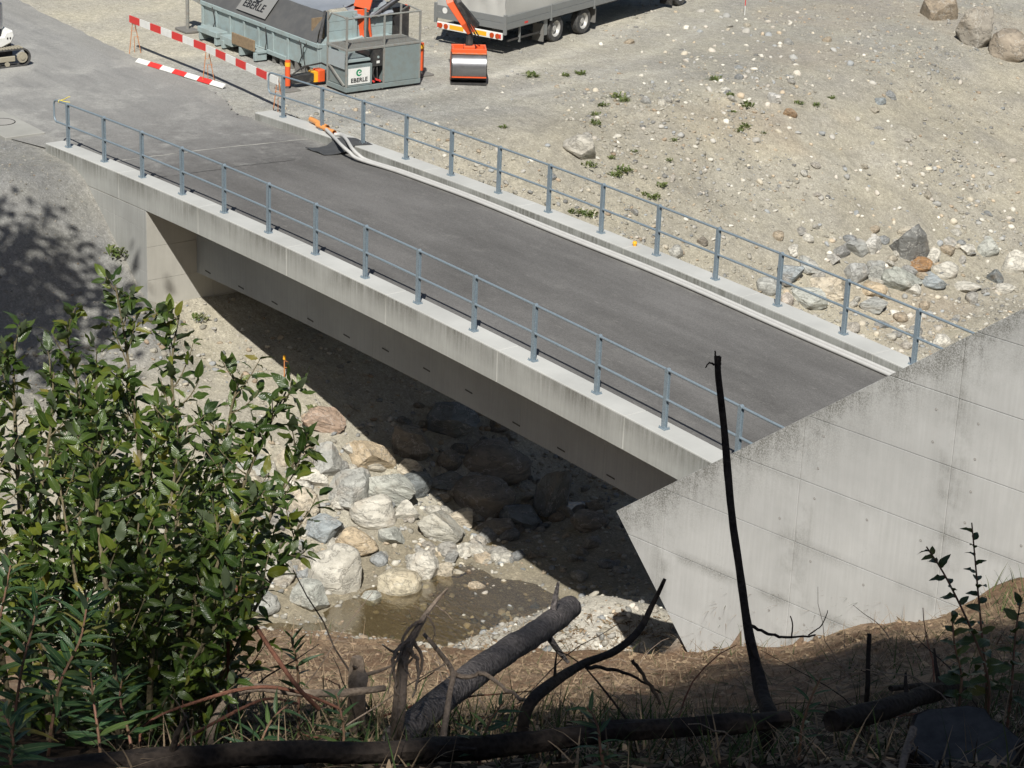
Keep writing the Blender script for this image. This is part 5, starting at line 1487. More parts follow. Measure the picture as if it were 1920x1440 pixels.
hose('pale grey hose along the far kerb foot, starting inside the orange pipe', [(612, 243, .10), (626, 257, .07), (640, 272, .09), (655, 285, .0), (672, 298, -.10)], 5.57, .043)
hose('second pale grey hose along the far kerb, looping up over the black mat', [(627, 252, .06), (640, 253, .07), (650, 262, .10), (660, 278, .08), (672, 290, -.02), (690, 301, -.12)], 5.69, .043)
# rubber mat draped over the kerb edge
V = []; F = []
x0 = on_kerb(640, 272, 0)[0]
for i in range(9):
    u = i / 8; x = x0 - .40 + .85 * u
    for j, (y, h) in enumerate(((6.2, .03), (5.95, .045), (5.79, .035), (5.70, -.03), (5.55, -.13), (5.35, -.17), (5.2, -.172), (5.05, -.165))):
        V.append((x - .35 * (6.2 - y), y, kz(x) + h + .012 * math.sin(i * 1.3 + j)))
n = len(V); V += [(a, b, c - .014) for a, b, c in V]
for i in range(8):
    for j in range(7):
        a = i * 8 + j; F += [(a, a + 8, a + 9, a + 1), (n + a, n + a + 1, n + a + 9, n + a + 8)]
for j in range(7):
    F += [(j, j + 1, n + j + 1, n + j), (64 + j, n + 64 + j, n + 65 + j, 65 + j)]
for i in range(8):
    a = 8 * i; F += [(a, n + a, n + a + 8, a + 8), (a + 7, a + 15, n + a + 15, n + a + 7)]
tag(MB().add(V, F).build('rubber_mat', mat_paint('black rubber mat', (.05, .052, .055), .75, dirt=.4, dirtc=(.1, .1, .1)), None, smooth=True), 'black rubber mat draped over the far kerb under the hoses', 'mat')

# --- markers
def rod_marker(name, label, px, py, h, mats, r=.014, head=None):
    b = hit(px, py); o = empty(name, label, 'marker', tuple(b))
    n = len(mats)
    for i, m in enumerate(mats): MB().cyl((0, 0, h * i / n - .05 * (i == 0)), (0, 0, h * (i + 1) / n), r, 8).build('rod_section', m, o)
    return o
o = rod_marker('marker_stake', 'thin orange marker stake with yellow cap on the left bank', 533, 712, .52, [M_STAND], .013)
MB().cyl((0, 0, .50), (0, 0, .60), .035, 8, .028).build('cap', M_YEL, o)
MB().tube([(.0, .02, .30), (.08, .06, .30), (.08, .06, .45), (.01, .02, .46)], .009, 5).build('hook', M_STAND, o)
rod_marker('survey_pole', 'red and white survey pole on the slope beside the trailer', 1396, 28, 1.2, [M_WHITE, M_RED, M_WHITE, M_RED], .014)
q = on_kerb(1190, 460, .02)
o = empty('kerb_marker', 'small yellow plastic marker cap at the far kerb edge', 'marker', (q[0], q[1], kz(q[0]) + .01))
MB().cyl((0, 0, 0), (0, 0, .06), .035, 10, .05).build('base', M_YEL, o); MB().cyl((0, 0, .06), (0, 0, .10), .055, 10, .035).build('cap', M_YEL, o)
# ------------------------------------------------------------------ foreground vegetation and dead wood
def mat_leaf2(name, c1, c2, back, rough=0.42, trans=0.3, rib=0.0):
    t = NT(name); oi = t.n('ShaderNodeObjectInfo'); g = t.n('ShaderNodeNewGeometry')
    a = t.n('ShaderNodeVertexColor'); a.layer_name = 'tint'
    sp = t.n('ShaderNodeSeparateColor'); t.l(a.outputs[0], sp.inputs[0])      # r: across, g: along, b: leaf number
    rnd = t.n('ShaderNodeMath', operation='FRACT'); t.l(t.math('ADD', oi.outputs['Random'], sp.outputs[2]), rnd.inputs[0])
    c = t.ramp(rnd.outputs[0], [(0.0, c1), (0.6, c2), (0.85, (c2[0] * 1.7, c2[1] * 1.4, c2[2] * 1.1)), (0.96, (c2[0] * 2.2, c2[1] * 1.5, c2[2])), (1.0, (0.24, 0.19, 0.05))])
    veins = t.n('ShaderNodeTexWave'); veins.inputs['Scale'].default_value = 3.2; veins.inputs['Distortion'].default_value = 0.6
    cb = t.n('ShaderNodeCombineXYZ'); t.l(t.math('ADD', sp.outputs[1], t.math('MULTIPLY', t.math('ABSOLUTE', t.math('SUBTRACT', sp.outputs[0], .5)), -.35)), cb.inputs[0]); t.l(cb.outputs[0], veins.inputs[0])
    c = t.mix(t.math('MULTIPLY', veins.outputs['Fac'], 0.22), c, (c2[0] * 1.5, c2[1] * 1.4, c2[2] * 1.4))
    mid = t.ramp(t.math('ABSOLUTE', t.math('SUBTRACT', sp.outputs[0], .5)), [(0.0, 1.0), (0.07, 0.0)])
    c = t.mix(t.math('MULTIPLY', mid, 0.25 + rib), c, (0.24, 0.28, 0.14))
    c = t.mix(g.outputs['Backfacing'], c, back)
    n = t.noise(t.pos(), 30, 3); c = t.mix(1.0, c, t.mix(n, .75, 1.25), 'MULTIPLY')
    t.base(c); t.set(rough, spec=0.55)
    t.bump(veins.outputs['Fac'], 0.25, 0.004)
    tl = t.n('ShaderNodeBsdfTranslucent'); t.l(t.mix(1.0, c, (1.6, 1.5, 0.5), 'MULTIPLY'), tl.inputs[0])
    mx = t.n('ShaderNodeMixShader'); mx.inputs[0].default_value = trans
    t.l(t.b.outputs[0], mx.inputs[1]); t.l(tl.outputs[0], mx.inputs[2]); t.l(mx.outputs[0], t.out.inputs[0])
    return t.m
def leaf_arrays(ratio, fold, droop, seed, n=6, tipw=0.5, wavy=0.03):
    """unit leaf along +x, up +z; returns verts, quads, uv-like (across, along)"""
    r = np.random.RandomState(seed); V = []; U = []
    for i in range(n + 1):
        u = i / n
        w = ratio * 0.5 * (math.sin(math.pi * min(1, u ** (0.75 if tipw > .4 else .6))) ** 0.8) + (0.008 if i in (0, n) else 0)
        z = -droop * u * u
        for k, s in enumerate((-1, 0, 1)):
            V.append((u - droop * .25 * u * u, s * w, z + abs(s) * w * fold + (r.uniform(-wavy, wavy) * w if s else 0) * 4)); U.append((k / 2, u))
    F = []
    for i in range(n):
        a = 3 * i
        F += [(a, a + 3, a + 4, a + 1), (a + 1, a + 4, a + 5, a + 2)]
    return np.array(V), np.array(F), np.array(U)
def leaf_mesh(name, L, mat):
    V, F, U = L
    me = fast_mesh(name, V, F, np.concatenate([U, np.zeros((len(U), 1))], 1))
    for p in me.polygons: p.use_smooth = True
    me.materials.append(mat); return me
def frame(d, up):
    d = Vector(d).normalized(); up = Vector(up); s = up.cross(d)
    if s.length < 1e-4: s = Vector((1, 0, 0)).cross(d)
    s.normalize(); n = d.cross(s)
    return d, s, n
class Leaves:
    def __init__(s, kinds): s.k = kinds; s.items = []
    def add(s, pos, d, up, size, kind): s.items.append((np.array(pos, float), Vector(d), Vector(up), size, kind))
    def emit(s, parent, mats, nsingle, name='leaf', stuffname='leaves'):
        def key(it):
            q = (it[0] - CAM) @ ROT.T; px = 960 + FPX * q[0] / q[2]; py = 720 - FPX * q[1] / q[2]
            return q[2] - it[3] * 4 + (50 if not (-20 < px < 1940 and 0 < py < 1440) else 0)
        it = sorted(s.items, key=key)
        meshes = [leaf_mesh(name, L, mats) for L in s.k]
        for (p, d, u, sz, k) in it[:nsingle]:
            a, b, c = frame(d, u)
            o = mkobj(name, meshes[k], None, parent)
            o.matrix_world = Matrix(((a.x * sz, b.x * sz, c.x * sz, p[0]), (a.y * sz, b.y * sz, c.y * sz, p[1]), (a.z * sz, b.z * sz, c.z * sz, p[2]), (0, 0, 0, 1)))
        rest = it[nsingle:]
        if rest:
            Vs, Fs, Cs, off = [], [], [], 0
            r = np.random.RandomState(3)
            for (p, d, u, sz, k) in rest:
                V, F, U = s.k[k]; a, b, c = frame(d, u)
                M = np.array([a, b, c])
                Vs.append(V * sz @ M + p); Fs.append(F + off); off += len(V)
                Cs.append(np.concatenate([U, np.full((len(U), 1), r.uniform())], 1))
            me = fast_mesh(stuffname, np.concatenate(Vs), np.concatenate(Fs), np.concatenate(Cs))
            for q in me.polygons: q.use_smooth = True
            me.materials.append(mats)
            mkobj(stuffname, me, None, parent, kind='stuff')
def mat_bark(name, c1, c2, scale=18, bump=0.6, dist=.01):
    t = NT(name); v = t.coord()
    n = t.noise(v, scale, 6, .75); cr = t.vor(v, scale * 1.6)
    t.base(t.mix(t.ramp(t.math('ADD', t.math('MULTIPLY', n, .7), t.math('MULTIPLY', cr, .4)), [(.3, 0.0), (.75, 1.0)]), c1, c2)); t.set(.9, spec=.2)
    t.bump(t.math('ADD', n, t.math('MULTIPLY', cr, .8)), bump, dist); return t.m
M_STEM = mat_bark('green-brown shoot bark', (0.10, 0.085, 0.05), (0.17, 0.14, 0.085), 40)
M_BARK = mat_bark('rough log bark', (0.045, 0.04, 0.04), (0.25, 0.22, 0.21), 38, 1.0, .02)
M_DARKBARK = mat_bark('bark darkened for shade', (0.018, 0.014, 0.012), (0.055, 0.043, 0.035), 30, .8)  # bark colour taken down to paint deeper shade on the foreground wood
M_TWIG = mat_bark('dry grey-brown twig', (0.14, 0.105, 0.08), (0.26, 0.205, 0.16), 45, .5)
M_TWIGR = mat_bark('reddish twig bark', (0.13, 0.06, 0.04), (0.22, 0.10, 0.065), 45, .5)
M_CUT = mat_paint('fresh cut wood', (0.30, 0.22, 0.14), .9, dirt=.7, dirtc=(.10, .08, .06), scale=25)

# --- willow shrubs
WK = [leaf_arrays(.42, .35, .15, 1, 7, .5, .10), leaf_arrays(.36, .25, .40, 2, 7, .5, .09), leaf_arrays(.46, .15, -.12, 3, 7, .5, .12), leaf_arrays(.33, .7, .5, 4, 7, .5, .08), leaf_arrays(.40, .5, -.2, 5, 7, .5, .12), leaf_arrays(.44, .1, .65, 6, 7, .5, .10)]
M_WILLOW = mat_leaf2('willow leaf', (0.018, 0.042, 0.008), (0.060, 0.098, 0.017), (0.11, 0.14, 0.08), rough=.34)
def shrub(label, stems, seed, nfill, single, dens=1.0):
    r = random.Random(seed); root = None
    for st in stems:
        P = [at(*q) for q in st]
        if root is None:
            root = empty('willow_shrub', label, 'shrub', (0, 0, 0))
        b = P[0].copy(); g = ground_z(b[0], b[1])
        if b[2] > g: P.insert(0, np.array([b[0] + .03, b[1], g - .05]))
        S = spl(P, 7); n = len(S)
        ln = sum(np.linalg.norm(S[i + 1] - S[i]) for i in range(n - 1))
        rad = [max(.0035, .013 * (1 - i / n) ** .8 * min(1.3, ln / 1.2)) for i in range(n)]
        MB().tube(S, rad, 7).build('stem', M_STEM, root, smooth=True)
        acc = 0; ang = r.uniform(0, 6)
        for i in range(1, n):
            seg = np.linalg.norm(S[i] - S[i - 1]); acc += seg
            f = i / n
            d = Vector(S[i] - S[i - 1]).normalized()
            # leaves on the stem itself
            m = max(1, int(seg / .026)) if f > .3 else 0
            for k in range(m):
                ang += 2.4; leafat(r, LV, S[i - 1] + (S[i] - S[i - 1]) * (k / m), d, ang, r.uniform(.042, .10) * (0.6 if f > .94 else 1))
            # side shoots
            if f > .12 and acc > .058 / dens:
                acc = 0; ang += 2.1
                side = Vector((math.cos(ang), math.sin(ang), r.uniform(.2, 1.3))).normalized()
                q = Vector(S[i]); L = r.uniform(.10, .32) * (1.1 - .65 * f); pts = [q.copy()]
                nd = 7
                for k in range(nd):
                    side = (side + Vector((r.uniform(-.15, .15), r.uniform(-.15, .15), .10))).normalized(); q = q + side * L / nd; pts.append(q.copy())
                TW.append((pts, .0032))
                a2 = r.uniform(0, 6)
                for k in range(1, nd + 1):
                    a2 += 2.4; leafat(r, LV, pts[k], side, a2, r.uniform(.036, .092) * (.65 if k == nd else 1))
                    if k > 2 and r.random() < .55: a2 += 2.4; leafat(r, LV, pts[k] - side * L / nd / 2, side, a2, r.uniform(.03, .08))
                leafat(r, LV, pts[-1], side, a2 + 1, r.uniform(.05, .08), tip=True)
    return root
def leafat(r, LV, p, axis, ang, size, tip=False):
    axis = Vector(axis); a, s, n = frame(axis, (0.3, .4, .8))
    out = s * math.cos(ang) + n * math.sin(ang)
    k = .25 if tip else r.uniform(.55, 1.1)
    d = (axis * (1.0 if tip else r.uniform(.1, .9)) + out * k + Vector((r.gauss(0, .2), r.gauss(0, .2), r.gauss(-.05, .25)))).normalized()
    up = (Vector((.25, -.2, 1.0)) + Vector((r.gauss(0, .65), r.gauss(0, .65), r.gauss(0, .45))) + axis * .2)
    LV.add(Vector(p) + out * .008, d, up, size, r.randrange(len(LV.k)))
def twig_part(root):
    m = MB()
    for pts, rad in TW: m.tube(pts, [rad * (1 - .6 * i / len(pts)) for i in range(len(pts))], 5)
    m.build('side_twigs', M_STEM, root, smooth=True, kind='stuff')
LV = Leaves(WK); TW = []
sh = shrub('tall leafy green willow shrub filling the left foreground', [
    [(300, 1340, 8.4), (285, 1100, 8.5), (262, 860, 8.6), (238, 660, 8.6), (216, 535, 8.55)],
    [(340, 1340, 8.3), (335, 1100, 8.2), (330, 850, 8.3), (322, 690, 8.4), (336, 590, 8.4)],
    [(380, 1330, 8.5), (415, 1100, 8.5), (450, 930, 8.6), (500, 810, 8.7), (536, 735, 8.7)],
    [(390, 1320, 8.3), (440, 1130, 8.3), (500, 985, 8.3), (555, 860, 8.4), (590, 830, 8.4)],
    [(400, 1310, 8.1), (440, 1220, 8.0), (490, 1120, 8.0), (545, 1030, 8.1), (560, 985, 8.1)],
    [(330, 1340, 8.8), (370, 1100, 8.9), (410, 900, 9.0), (435, 760, 9.0), (455, 700, 9.0)],
    [(230, 1345, 8.2), (200, 1080, 8.1), (165, 860, 8.2), (140, 700, 8.3), (122, 625, 8.3)],
    [(260, 1345, 8.9), (235, 1080, 9.0), (205, 880, 9.1), (180, 720, 9.1), (175, 690, 9.1)],
    [(280, 1345, 7.9), (290, 1160, 7.8), (310, 1010, 7.8), (330, 880, 7.9), (352, 800, 8.0)],
    [(220, 1350, 7.8), (210, 1180, 7.7), (190, 1040, 7.7), (180, 900, 7.8), (200, 800, 7.9)],
    [(320, 1340, 8.0), (350, 1200, 7.9), (400, 1080, 7.8), (430, 990, 7.9), (470, 920, 8.0)],
    [(360, 1335, 9.1), (390, 1190, 9.2), (420, 1090, 9.2), (460, 1010, 9.3), (500, 930, 9.3)],
    [(340, 1340, 7.9), (360, 1250, 7.8), (400, 1180, 7.7), (450, 1130, 7.7), (500, 1100, 7.8)],
    [(250, 1340, 8.6), (240, 1200, 8.6), (260, 1050, 8.6), (280, 920, 8.7), (285, 780, 8.7)],
    [(150, 1345, 9.3), (138, 1180, 9.3), (126, 1060, 9.4), (118, 920, 9.4), (110, 800, 9.4)],
    [(230, 1345, 9.5), (233, 1180, 9.5), (236, 1060, 9.6), (238, 880, 9.6), (240, 760, 9.6)],
    [(300, 1345, 9.6), (312, 1180, 9.6), (324, 1060, 9.7), (332, 970, 9.7), (340, 850, 9.7)],
    [(260, 1345, 8.4), (236, 1180, 8.4), (212, 1060, 8.5), (196, 1020, 8.5), (180, 900, 8.5)],
    [(330, 1345, 9.5), (360, 1180, 9.5), (390, 1060, 9.6), (410, 1060, 9.6), (430, 940, 9.6)],
    [(200, 1345, 8.0), (218, 1180, 8.0), (236, 1060, 8.1), (248, 1100, 8.1), (260, 980, 8.1)],
    [(140, 1345, 9.6), (146, 1180, 9.6), (152, 1060, 9.7), (156, 1080, 9.7), (160, 960, 9.7)],
    [(380, 1345, 8.7), (398, 1180, 8.7), (416, 1060, 8.8), (428, 1130, 8.8), (440, 1010, 8.8)],
    [(200, 1345, 8.6), (160, 1150, 8.7), (150, 980, 8.7), (175, 860, 8.8), (215, 760, 8.8)],
    [(300, 1345, 9.2), (330, 1150, 9.3), (370, 1000, 9.4), (390, 880, 9.4), (400, 800, 9.4)],
    [(360, 1345, 8.0), (380, 1240, 7.9), (380, 1150, 7.9), (400, 1040, 8.0), (410, 980, 8.0)],
], 5, 0, 300, 1.25)
twig_part(sh); LV.emit(sh, M_WILLOW, 300)
LV = Leaves(WK); TW = []
sh2 = shrub('willow shrub with brownish shoots at the far left edge', [
    [(60, 1345, 8.3), (45, 1080, 8.3), (32, 860, 8.4), (26, 720, 8.4), (28, 640, 8.4)],
    [(90, 1345, 8.0), (80, 1120, 8.0), (75, 950, 8.0), (95, 800, 8.1), (100, 700, 8.1)],
    [(20, 1345, 8.0), (-10, 1100, 8.0), (-15, 900, 8.0), (0, 760, 8.1)],
    [(120, 1345, 8.6), (120, 1120, 8.7), (110, 960, 8.8), (130, 830, 8.8), (140, 740, 8.8)],
    [(100, 1345, 8.9), (60, 1100, 9.0), (40, 960, 9.0), (60, 850, 9.0)],
    [(140, 1345, 7.9), (150, 1160, 7.8), (130, 1020, 7.8), (110, 900, 7.9)],
], 8, 0, 200, 1.2)
twig_part(sh2); LV.emit(sh2, M_WILLOW, 220)

# --- fireweed in front of the willow
FK = [leaf_arrays(.17, .3, .25, 11, 6, .3), leaf_arrays(.15, .4, .45, 12, 6, .3), leaf_arrays(.19, .2, .1, 13, 6, .3)]
M_FIRE = mat_leaf2('fireweed leaf', (0.020, 0.058, 0.024), (0.042, 0.092, 0.034), (0.10, 0.15, 0.10), trans=.25, rib=.35)
M_FSTEM = mat_bark('reddish green stalk', (0.12, 0.10, 0.05), (0.24, 0.12, 0.09), 40, .2)
FR = random.Random(19)
def fireweed(label, pts, n, size, mat=M_FIRE, kinds=FK):
    P = [at(*q) for q in pts]; g = ground_z(P[0][0], P[0][1])
    if P[0][2] > g: P.insert(0, np.array([P[0][0], P[0][1], g - .03]))
    root = empty('fireweed_plant', label, 'plant', (0, 0, 0))
    S = spl(P, 8); m = len(S)
    MB().tube(S, [.006 * (1 - .6 * i / m) for i in range(m)], 6).build('stalk', M_FSTEM, root, smooth=True)
    global LV
    LV = Leaves(kinds); ang = FR.uniform(0, 6)
    for k in range(n):
        f = .25 + .75 * k / n; i = min(m - 2, int(f * (m - 1))); ang += 2.4
        d = Vector(S[i + 1] - S[i]).normalized(); a, s, nn = frame(d, (0, 0, 1) if abs(d.z) < .9 else (1, 0, 0))
        out = s * math.cos(ang) + nn * math.sin(ang)
        LV.add(S[i], d * (.25 + .9 * f * f) + out, Vector((.2, -.2, 1)) + Vector((FR.uniform(-.4, .4), FR.uniform(-.4, .4), 0)), size * FR.uniform(.7, 1.15) * (1 - .45 * f * f), FR.randrange(len(kinds)))
    LV.emit(root, mat, 200)
for (lab, pts, n, sz) in [
    ('fireweed plant leaning right in front of the willow, its top nearest the willow stems', [(90, 1420, 7.4), (110, 1290, 7.3), (150, 1200, 7.3), (165, 1120, 7.3)], 34, .16),
    ('fireweed plant with drooping leaves low at the left edge', [(20, 1400, 7.3), (40, 1260, 7.2), (60, 1180, 7.2), (70, 1130, 7.2)], 34, .16),
    ('fireweed plant cut by the left photo edge', [(-10, 1360, 7.6), (-5, 1200, 7.6), (10, 1110, 7.6), (20, 1060, 7.6)], 30, .15),
    ('short fireweed plant at the bottom, right of the leaning one', [(190, 1430, 7.2), (185, 1380, 7.2), (175, 1310, 7.2), (170, 1260, 7.2)], 26, .14),
    ('fireweed plant with long leaves below the willow base', [(250, 1420, 7.5), (240, 1370, 7.5), (225, 1310, 7.5), (230, 1270, 7.5)], 22, .16),
    ('shaded fireweed plant in the bottom left corner', [(30, 1470, 6.4), (20, 1430, 6.4), (25, 1390, 6.4), (10, 1340, 6.4)], 18, .15),
    ('small leafy sprout in front of the brown bank, right of the willow', [(560, 1290, 8.6), (556, 1240, 8.6), (550, 1215, 8.6), (545, 1190, 8.6)], 14, .11),
    ('low sprout with narrow leaves at the bottom, below the frayed stub', [(640, 1420, 7.4), (645, 1380, 7.4), (640, 1340, 7.4), (630, 1300, 7.4)], 16, .12),
    ('green sprout leaning over the fallen log left of the cut log', [(480, 1430, 7.3), (490, 1390, 7.3), (510, 1350, 7.3), (540, 1320, 7.3)], 18, .13),
    ('green sprout between the fallen log and the curved branch', [(900, 1420, 7.2), (905, 1390, 7.2), (920, 1350, 7.2), (945, 1315, 7.2)], 16, .12),
    ('shaded sprout in front of the fallen log near the sapling foot', [(1130, 1430, 7.0), (1125, 1400, 7.0), (1120, 1360, 7.0), (1100, 1325, 7.0)], 16, .12),
    ('shaded sprout right of the sapling foot', [(1500, 1400, 7.6), (1505, 1360, 7.6), (1520, 1310, 7.6), (1540, 1270, 7.6)], 14, .11),
]: fireweed(lab, pts, n, sz)
# nettles on the right, seen against the wall
NK = [leaf_arrays(.52, .25, .3, 31, 6, .6, .08), leaf_arrays(.48, .35, .5, 32, 6, .6, .08)]
M_NET = mat_leaf2('nettle leaf', (0.025, 0.05, 0.012), (0.05, 0.08, 0.02), (0.07, 0.10, 0.05), trans=.2)
for (lab, pts, n, sz) in [
    ('tall nettle stem standing against the pale wall at right', [(1850, 1300, 8.3), (1842, 1200, 8.3), (1832, 1090, 8.3), (1822, 980, 8.3)], 22, .085),
    ('nettle stem arching left against the pale wall', [(1855, 1290, 8.1), (1825, 1190, 8.1), (1775, 1085, 8.1), (1737, 1025, 8.1)], 20, .085),
    ('short leafy nettle below the arching one', [(1800, 1310, 8.0), (1802, 1260, 8.0), (1790, 1210, 8.0), (1785, 1150, 8.0)], 16, .095),
    ('leafy nettle at the right photo edge', [(1895, 1310, 8.2), (1900, 1240, 8.2), (1905, 1180, 8.2), (1915, 1120, 8.2)], 16, .09),
]: fireweed(lab, pts, n, sz, M_NET, NK)

# --- logs and branches
def limb(name, label, cat, pts, rads, mat, n=10, wob=.04, sub=5, cut=None, group=None, parts=(), broken=True, stubs=2):
    P = [at(*q) for q in pts]
    g0 = ground_z(P[0][0], P[0][1])
    if P[0][2] > g0 + .005 and name not in ('fallen_log', 'fallen_branch', 'cut_log', 'stick'):
        P.insert(0, np.array([P[0][0] - .01, P[0][1] + .005, g0 - .05])); rads = [rads[0] * 1.05] + list(rads)
    S = spl(P, sub)
    lr = random.Random(int(pts[0][0] * 13 + pts[0][1]))
    # finer stations with slight crookedness
    D = [S[0]]
    for i in range(1, len(S)):
        m = max(1, int(np.linalg.norm(S[i] - S[i - 1]) / .018))
        for k in range(1, m + 1): D.append(S[i - 1] + (S[i] - S[i - 1]) * k / m)
    S = D; R_ = np.interp(np.linspace(0, 1, len(S)), np.linspace(0, 1, len(rads)), rads)
    al = np.arange(len(S)) * .018; sd = int(pts[0][0])
    thick = max(rads) > .045
    R_ = R_ * (1 + (.07 if thick else .22) * fbm(al, al * 0 + sd, 5.0, sd % 97, 3))
    for i in range(len(S)):
        a_ = R_[i] * (.12 if thick else .5)
        S[i] = S[i] + np.array([vnoise(al[i] * 6, sd, 3), vnoise(al[i] * 6, sd, 5), vnoise(al[i] * 6, sd, 7)]) * a_
    root = empty(name, label, cat, (0, 0, 0), group=group)
    n = max(n, 14); V = []; F = []; ref = None; m = len(S)
    for i in range(m):
        d = Vector(S[min(i + 1, m - 1)] - S[max(i - 1, 0)]).normalized()
        if ref is None: ref = Vector((0, 0, 1)) if abs(d.z) < .9 else Vector((1, 0, 0))
        r1 = (ref - d * ref.dot(d)).normalized(); ref = r1; u1 = d.cross(r1)
        th = np.arange(n) / n * 2 * math.pi
        q = 1 + wob * 3.2 * (fbm(np.cos(th) * 2.2 + sd, al[i] * 7 + np.sin(th) * 2.2, 1.0, sd % 89, 3)) + wob * 1.2 * vnoise(th * 4.5, al[i] * 22, sd % 71)
        for k in range(n): V.append(Vector(S[i]) + (r1 * math.cos(th[k]) + u1 * math.sin(th[k])) * float(R_[i] * q[k]))
    for i in range(m - 1):
        for k in range(n): F.append((i * n + k, i * n + (k + 1) % n, (i + 1) * n + (k + 1) % n, (i + 1) * n + k))
    F.append(tuple(range(n - 1, -1, -1))); F.append(tuple((m - 1) * n + k for k in range(n)))
    MB().add(V, F).build('bark', mat, root, smooth=True)
    for e in (cut or ()):
        a = Vector(S[0] if e == 0 else S[-1]); b = Vector(S[3] if e == 0 else S[-4]); d = (a - b).normalized()
        MB().cyl(a + d * .001, a + d * .005, R_[0 if e == 0 else -1] * .86, 14).build('cut_face', M_CUT, root)
    for k in range(stubs):
        i = int(m * lr.uniform(.2, .85)); d = Vector(S[min(i + 2, m - 1)] - S[i - 1]).normalized()
        o1 = Vector((lr.uniform(-1, 1), lr.uniform(-1, 1), lr.uniform(-.2, 1))); o1 = (o1 - d * o1.dot(d)).normalized()
        L_ = R_[i] * lr.uniform(1.6, 4.0); p0 = Vector(S[i])
        MB().tube([p0, p0 + o1 * (R_[i] + L_ * .5) + d * L_ * .2, p0 + o1 * (R_[i] + L_) + d * L_ * .45], [R_[i] * .36, R_[i] * .22, R_[i] * .12], 7, True, .15, lr).build('branch_stub', mat, root, smooth=True)
    for (pp, rr) in parts:
        Q = spl([at(*q) for q in pp], 6)
        Q = [q + np.array([lr.uniform(-1, 1), lr.uniform(-1, 1), lr.uniform(-1, 1)]) * rr[0] * .5 for q in Q]
        MB().tube(Q, list(np.linspace(rr[0], rr[1], len(Q))), 6, True, .12, lr).build('side_branch', mat, root, smooth=True)
    return root
lg = limb('cut_log', 'thick cut log with rough bark pointing down towards the stream', 'log',
          [(745, 1385, 8.0), (815, 1322, 8.4), (930, 1235, 9.2), (1010, 1185, 10.1), (1068, 1140, 11.0)], [.050, .053, .053, .053, .054], M_BARK, 26, .035, 22, cut=(1,))
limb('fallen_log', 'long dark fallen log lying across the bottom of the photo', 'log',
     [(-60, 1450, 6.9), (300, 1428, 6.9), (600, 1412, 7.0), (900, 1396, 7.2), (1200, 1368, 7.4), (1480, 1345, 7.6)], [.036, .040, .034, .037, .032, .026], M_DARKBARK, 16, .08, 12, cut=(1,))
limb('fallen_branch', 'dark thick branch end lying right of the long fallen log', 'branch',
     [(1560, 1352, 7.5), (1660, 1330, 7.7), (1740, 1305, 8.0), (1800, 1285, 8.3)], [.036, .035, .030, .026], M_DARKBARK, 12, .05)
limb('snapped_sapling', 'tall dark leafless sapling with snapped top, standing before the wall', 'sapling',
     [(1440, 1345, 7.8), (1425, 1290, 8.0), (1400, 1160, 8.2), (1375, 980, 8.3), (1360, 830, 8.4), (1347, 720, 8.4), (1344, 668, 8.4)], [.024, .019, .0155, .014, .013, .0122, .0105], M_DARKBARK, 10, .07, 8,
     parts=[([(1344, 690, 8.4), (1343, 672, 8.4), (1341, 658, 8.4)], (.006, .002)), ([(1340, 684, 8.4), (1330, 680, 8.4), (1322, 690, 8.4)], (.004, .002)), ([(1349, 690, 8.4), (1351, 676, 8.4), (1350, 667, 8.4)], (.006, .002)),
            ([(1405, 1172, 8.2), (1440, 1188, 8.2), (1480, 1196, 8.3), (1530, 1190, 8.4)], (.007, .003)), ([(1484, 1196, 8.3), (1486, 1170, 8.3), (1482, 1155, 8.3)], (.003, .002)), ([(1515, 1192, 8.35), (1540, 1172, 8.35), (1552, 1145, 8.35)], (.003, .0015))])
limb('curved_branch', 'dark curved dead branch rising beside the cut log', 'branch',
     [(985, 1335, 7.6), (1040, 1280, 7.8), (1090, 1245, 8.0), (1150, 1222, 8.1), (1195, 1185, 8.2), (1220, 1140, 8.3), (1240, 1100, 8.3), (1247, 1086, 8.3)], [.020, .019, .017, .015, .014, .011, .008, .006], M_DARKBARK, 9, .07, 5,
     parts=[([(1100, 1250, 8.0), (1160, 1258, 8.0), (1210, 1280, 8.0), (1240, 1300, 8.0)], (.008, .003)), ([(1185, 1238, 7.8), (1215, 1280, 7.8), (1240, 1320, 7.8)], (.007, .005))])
limb('forked_twig', 'grey forked dead twig left of the cut log', 'branch',
     [(830, 1390, 7.8), (845, 1300, 8.0), (850, 1262, 8.1), (825, 1225, 8.2), (795, 1190, 8.3)], [.010, .009, .010, .009, .007], M_TWIG, 8, .08, 5,
     parts=[([(850, 1262, 8.1), (875, 1270, 8.1), (910, 1264, 8.1), (960, 1300, 8.0), (1000, 1320, 7.9)], (.009, .006)), ([(840, 1240, 8.1), (810, 1262, 8.1), (780, 1282, 8.1)], (.003, .002))])
limb('weathered_stick', 'pale weathered stick bent on the soil below the willow', 'branch',
     [(395, 1370, 7.8), (430, 1310, 8.0), (480, 1290, 8.1), (560, 1300, 8.1), (640, 1300, 8.1), (720, 1290, 8.2)], [.013, .014, .015, .015, .014, .011], M_TWIG, 9, .08)
limb('reddish_stalk', 'long reddish dead stalk arching from the willow to the soil', 'branch',
     [(430, 1110, 7.9), (470, 1160, 7.8), (510, 1220, 7.7), (560, 1290, 7.6), (600, 1330, 7.6)], [.004, .006, .0065, .007, .007], M_TWIGR, 7, .08)
limb('reddish_stalk', 'reddish stalk lying flat across the soil under the willow', 'branch',
     [(270, 1362, 7.6), (380, 1312, 7.7), (480, 1288, 7.8), (560, 1298, 7.8), (640, 1330, 7.8)], [.004, .0055, .006, .006, .005], M_TWIGR, 7, .08)
